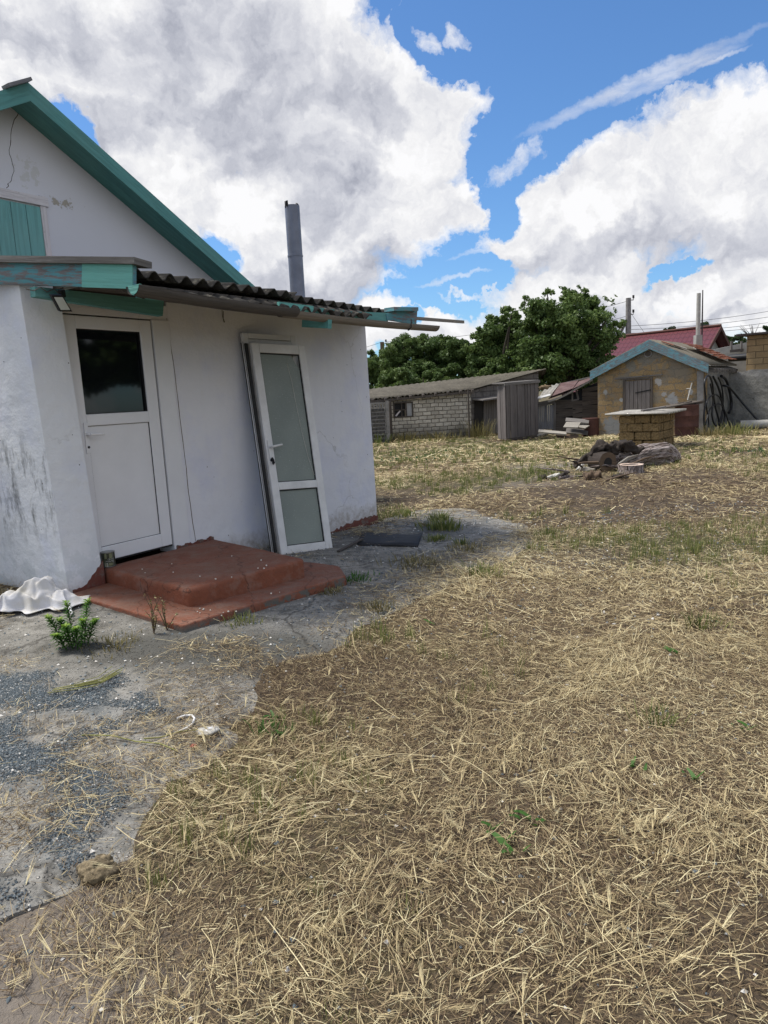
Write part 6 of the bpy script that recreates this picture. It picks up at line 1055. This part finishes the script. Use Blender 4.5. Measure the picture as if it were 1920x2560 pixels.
# ================================================================== SKY
W = bpy.data.worlds.new('World'); S.world = W; W.use_nodes = True; t = NT(W.node_tree); W.node_tree.nodes.clear()
SUN_EL, SUN_AZ = R(63), R(-70)     # azimuth clockwise from +Y
out = t.n('ShaderNodeOutputWorld'); bg = t.n('ShaderNodeBackground'); bg.inputs[1].default_value = .1; t.lk(bg.outputs[0], out.inputs[0])
sky = t.n('ShaderNodeTexSky', sky_type='NISHITA', sun_disc=False); sky.sun_elevation = SUN_EL; sky.sun_rotation = SUN_AZ; sky.air_density = 1.0; sky.dust_density = .4; sky.ozone_density = 1.6
dirv = t.n('ShaderNodeTexCoord').outputs['Generated']
def dirpx(x, y): return nrm(ray(x, y))
w1 = t.vm('SCALE', t.vm('SUBTRACT', t.noisec(dirv, 5, 5, .6), (0.39, 0.39, 0.39)), scale=.16); w2 = t.vm('SCALE', t.vm('SUBTRACT', t.noisec(dirv, 22, 5, .65), (0.39, 0.39, 0.39)), scale=.055)
wd = t.vm('ADD', t.vm('ADD', dirv, w1), w2)
upw = nrm(np.array([0, -sp*0+cp*0, 1]))
def ell(vec, x, y, rx, ry, rot=0.):
    """ellipsoidal blob of directions: 1 at the centre, 0 at the rim"""
    c = dirpx(x, y); z_ = c; a = nrm(np.cross(z_, np.array([0, 0, 1.])))
    b_ = np.cross(a, z_); cs_, sn_ = math.cos(rot-ROLL*0), math.sin(rot); a2 = a*cs_+b_*sn_; b2_ = -a*sn_+b_*cs_
    k = .92/F; da = t.vm('DOT_PRODUCT', vec, tuple(a2/(rx*k))); db = t.vm('DOT_PRODUCT', vec, tuple(b2_/(ry*k)))
    return t.m('MULTIPLY_ADD', t.m('MULTIPLY_ADD', da, da, t.m('MULTIPLY', db, db)), -.62, .62)
def union(vec, L, sm=.18):
    cur = None
    for q in L:
        e = ell(vec, *q)
        if cur is None: cur = e
        else: n = t.n('ShaderNodeMath', operation='SMOOTH_MAX'); t.lk(cur, n.inputs[0]); t.lk(e, n.inputs[1]); n.inputs[2].default_value = sm; cur = n.outputs[0]
    return cur
cloud = union(wd, [(300, 60, 800, 340), (600, 380, 540, 270, -.3), (900, 250, 270, 240), (1050, 270, 215, 175), (880, 480, 380, 190), (1130, 475, 180, 90), (800, 640, 290, 130), (-100, 500, 420, 500),
 (1660, 470, 400, 165, .28), (1830, 345, 220, 150), (1420, 535, 200, 125), (1720, 640, 260, 60), (1480, 680, 260, 100), (1660, 760, 330, 90), (1120, 800, 180, 70), (1350, 740, 130, 80), (1850, 730, 200, 80), (900, 780, 240, 70), (680, 690, 90, 60), (2200, 480, 420, 360)], .22)
hole = union(wd, [(240, 305, 46, 70, .5), (570, 640, 110, 80, .5), (1160, 690, 120, 60, .1), (1240, 645, 120, 34, .1), (1740, 614, 95, 22, .25), (1090, 770, 60, 26), (1350, 350, 150, 110), (1290, 470, 70, 90), (1245, 345, 42, 55), (1500, 250, 240, 50, .25), (1190, 70, 90, 100)], .1)
off_ = t.ramp(t.m('MULTIPLY', t.sep(dirv)[1], 1.), [(.35, 1), (.62, 0)])       # beyond the frame: broken cloud
outc = t.m('MULTIPLY', t.m('SUBTRACT', t.noise(dirv, 2.4, 4, .55), .42), 3.)
fld = t.m('ADD', t.m('MULTIPLY', cloud, t.m('SUBTRACT', 1., off_)), t.m('MULTIPLY', outc, off_))
fb = t.noise(wd, 9, 7, .6); fb2 = t.noise(wd, 34, 4, .6)
def billow(vec):
    n = t.n('ShaderNodeTexNoise', noise_type='RIDGED_MULTIFRACTAL', normalize=True); t.lk(vec, n.inputs['Vector']); n.inputs['Scale'].default_value = 9; n.inputs['Detail'].default_value = 4; n.inputs['Roughness'].default_value = .5; n.inputs['Lacunarity'].default_value = 2.1
    return n.outputs['Fac']
bil = billow(wd); bl_ = t.m('SUBTRACT', .45, bil)
dns = t.m('ADD', fld, t.m('ADD', t.m('MULTIPLY_ADD', t.m('SUBTRACT', fb2, .5), .35, t.m('MULTIPLY', t.m('SUBTRACT', fb, .5), 1.2)), t.m('MULTIPLY', bl_, .4)))
dns = t.m('SUBTRACT', t.m('SUBTRACT', dns, .17), t.m('MULTIPLY', t.m('MAXIMUM', hole, 0.), 1.25))
alpha = t.ramp(dns, [(.01, 0), (.10, .45), (.30, 1)])
# thin streaks
wds = t.vm('ADD', dirv, t.vm('SCALE', w2, scale=.6)); stk = union(wds, [(1590, 205, 290, 17, .25), (1690, 178, 150, 16, .25), (1240, 618, 130, 8, .1), (1140, 690, 110, 7, .12), (1780, 152, 80, 8, .25)], .05)
stn = t.noise(t.mapv(dirv, rot=(0, 0, 0), sc=(6, 6, 30)), 3, 6, .6)
salpha = t.m('MULTIPLY', t.ramp(t.m('MAXIMUM', stk, 0.), [(0, 0), (.6, .55)]), t.ramp(stn, [(.35, .55), (.6, 1)]))
wis = union(wd, [(1310, 385, 80, 34, .3), (1230, 70, 40, 30), (1170, 60, 22, 40), (1290, 690, 160, 12)], .05); walpha = t.m('MULTIPLY', t.ramp(t.m('ADD', t.m('MAXIMUM', wis, 0.), t.m('MULTIPLY', t.m('SUBTRACT', fb2, .5), 1.2)), [(.15, 0), (.7, .8)]), t.ramp(wis, [(0, 0), (.25, 1)]))
alpha = t.m('MAXIMUM', alpha, t.m('MAXIMUM', salpha, walpha))
# cloud shading: self shadow from density offset to the light + thick grey bellies
sh_off = t.vm('ADD', wd, (-.012, .0, .022)); fb_o = t.noise(sh_off, 9, 6, .6); bil2 = billow(sh_off)
rel2 = t.m('SUBTRACT', t.noise(wd, 27, 4, .55), t.noise(t.vm('ADD', wd, (-.006, 0., .011)), 27, 4, .55))
rel = t.m('ADD', t.m('MULTIPLY_ADD', rel2, .30, t.m('MULTIPLY', t.m('SUBTRACT', fb, fb_o), 1.15)), t.m('MULTIPLY', t.m('SUBTRACT', bil2, bil), 1.0))
grey = union(wd, [(600, 130, 380, 190, -.15), (800, 330, 200, 130), (330, 300, 220, 80), (900, 450, 160, 120), (840, 690, 220, 90), (120, 90, 120, 60), (1500, 590, 230, 55, .1), (1800, 560, 220, 80, .2), (1790, 615, 110, 36, .2), (1500, 740, 260, 50), (1750, 760, 200, 40), (1010, 620, 130, 60), (950, 200, 120, 110)], .15)
gm = t.ramp(t.m('ADD', t.m('MAXIMUM', grey, 0.), t.m('MULTIPLY', t.m('SUBTRACT', t.noise(wd, 6, 3, .55), .5), .6)), [(.0, 0), (.55, 1)])
gm = t.m('ADD', gm, t.m('MULTIPLY', off_, .35), None, True)
lum = t.m('SUBTRACT', t.m('ADD', t.m('MULTIPLY_ADD', t.ramp(dns, [(.05, 1), (.5, 0)]),   .05, .595), t.m('MULTIPLY', rel, .52)), t.m('MULTIPLY', gm, .18)); lum = t.m('MINIMUM', t.m('MAXIMUM', lum, .30), .655)
ccol = t.mix(t.m('MULTIPLY_ADD', lum, 3.2, -.95, True), (.86, .90, 1.06), (.985, .985, 1.0)); ccol = t.vm('SCALE', ccol, scale=t.m('MULTIPLY', lum, 10.0))
skc = t.vm('MULTIPLY', sky.outputs[0], (.52, .76, 1.0))
fin_ = t.mix(alpha, skc, ccol); t.lk(fin_, bg.inputs[0])
W.cycles.sampling_method = 'MANUAL'; W.cycles.sample_map_resolution = 512
sun = bpy.data.lights.new('sun', 'SUN'); sun.energy = 3.0; sun.angle = R(13); sun.color = (1, .95, .87); so = bpy.data.objects.new('sun', sun); COL.objects.link(so)
sdv = Vector((math.sin(SUN_AZ)*math.cos(SUN_EL), math.cos(SUN_AZ)*math.cos(SUN_EL), math.sin(SUN_EL))); so.rotation_euler = sdv.to_track_quat('Z', 'Y').to_euler(); so.location = tuple(sdv*60)
# ================================================================== CAMERA
cam = bpy.data.cameras.new('camera'); cam.sensor_fit = 'VERTICAL'; cam.sensor_height = 36; cam.sensor_width = 27; cam.lens = F/2560*36; cam.clip_end = 5000; cam.clip_start = .05; co = bpy.data.objects.new('camera', cam); COL.objects.link(co)
fwd = np.array([0, cp, -sp]); up0 = np.array([0, sp, cp]); rt0 = np.array([1., 0, 0]); cX = rt0*cr-up0*sr; cY = rt0*sr+up0*cr; mw = Matrix((tuple(cX)+(0,), tuple(cY)+(0,), tuple(-fwd)+(0,), (0, 0, 0, 1))).transposed(); mw.translation = tuple(CAM); co.matrix_world = mw; S.camera = co
S.render.engine = 'CYCLES'; S.cycles.max_bounces = 4; S.cycles.diffuse_bounces = 2; S.cycles.transparent_max_bounces = 4; S.cycles.use_denoising = True; S.cycles.use_adaptive_sampling = True; S.cycles.adaptive_threshold = .006
S.view_settings.view_transform = 'Standard'; S.view_settings.look = 'None'; S.view_settings.exposure = .6; S.view_settings.gamma = 1
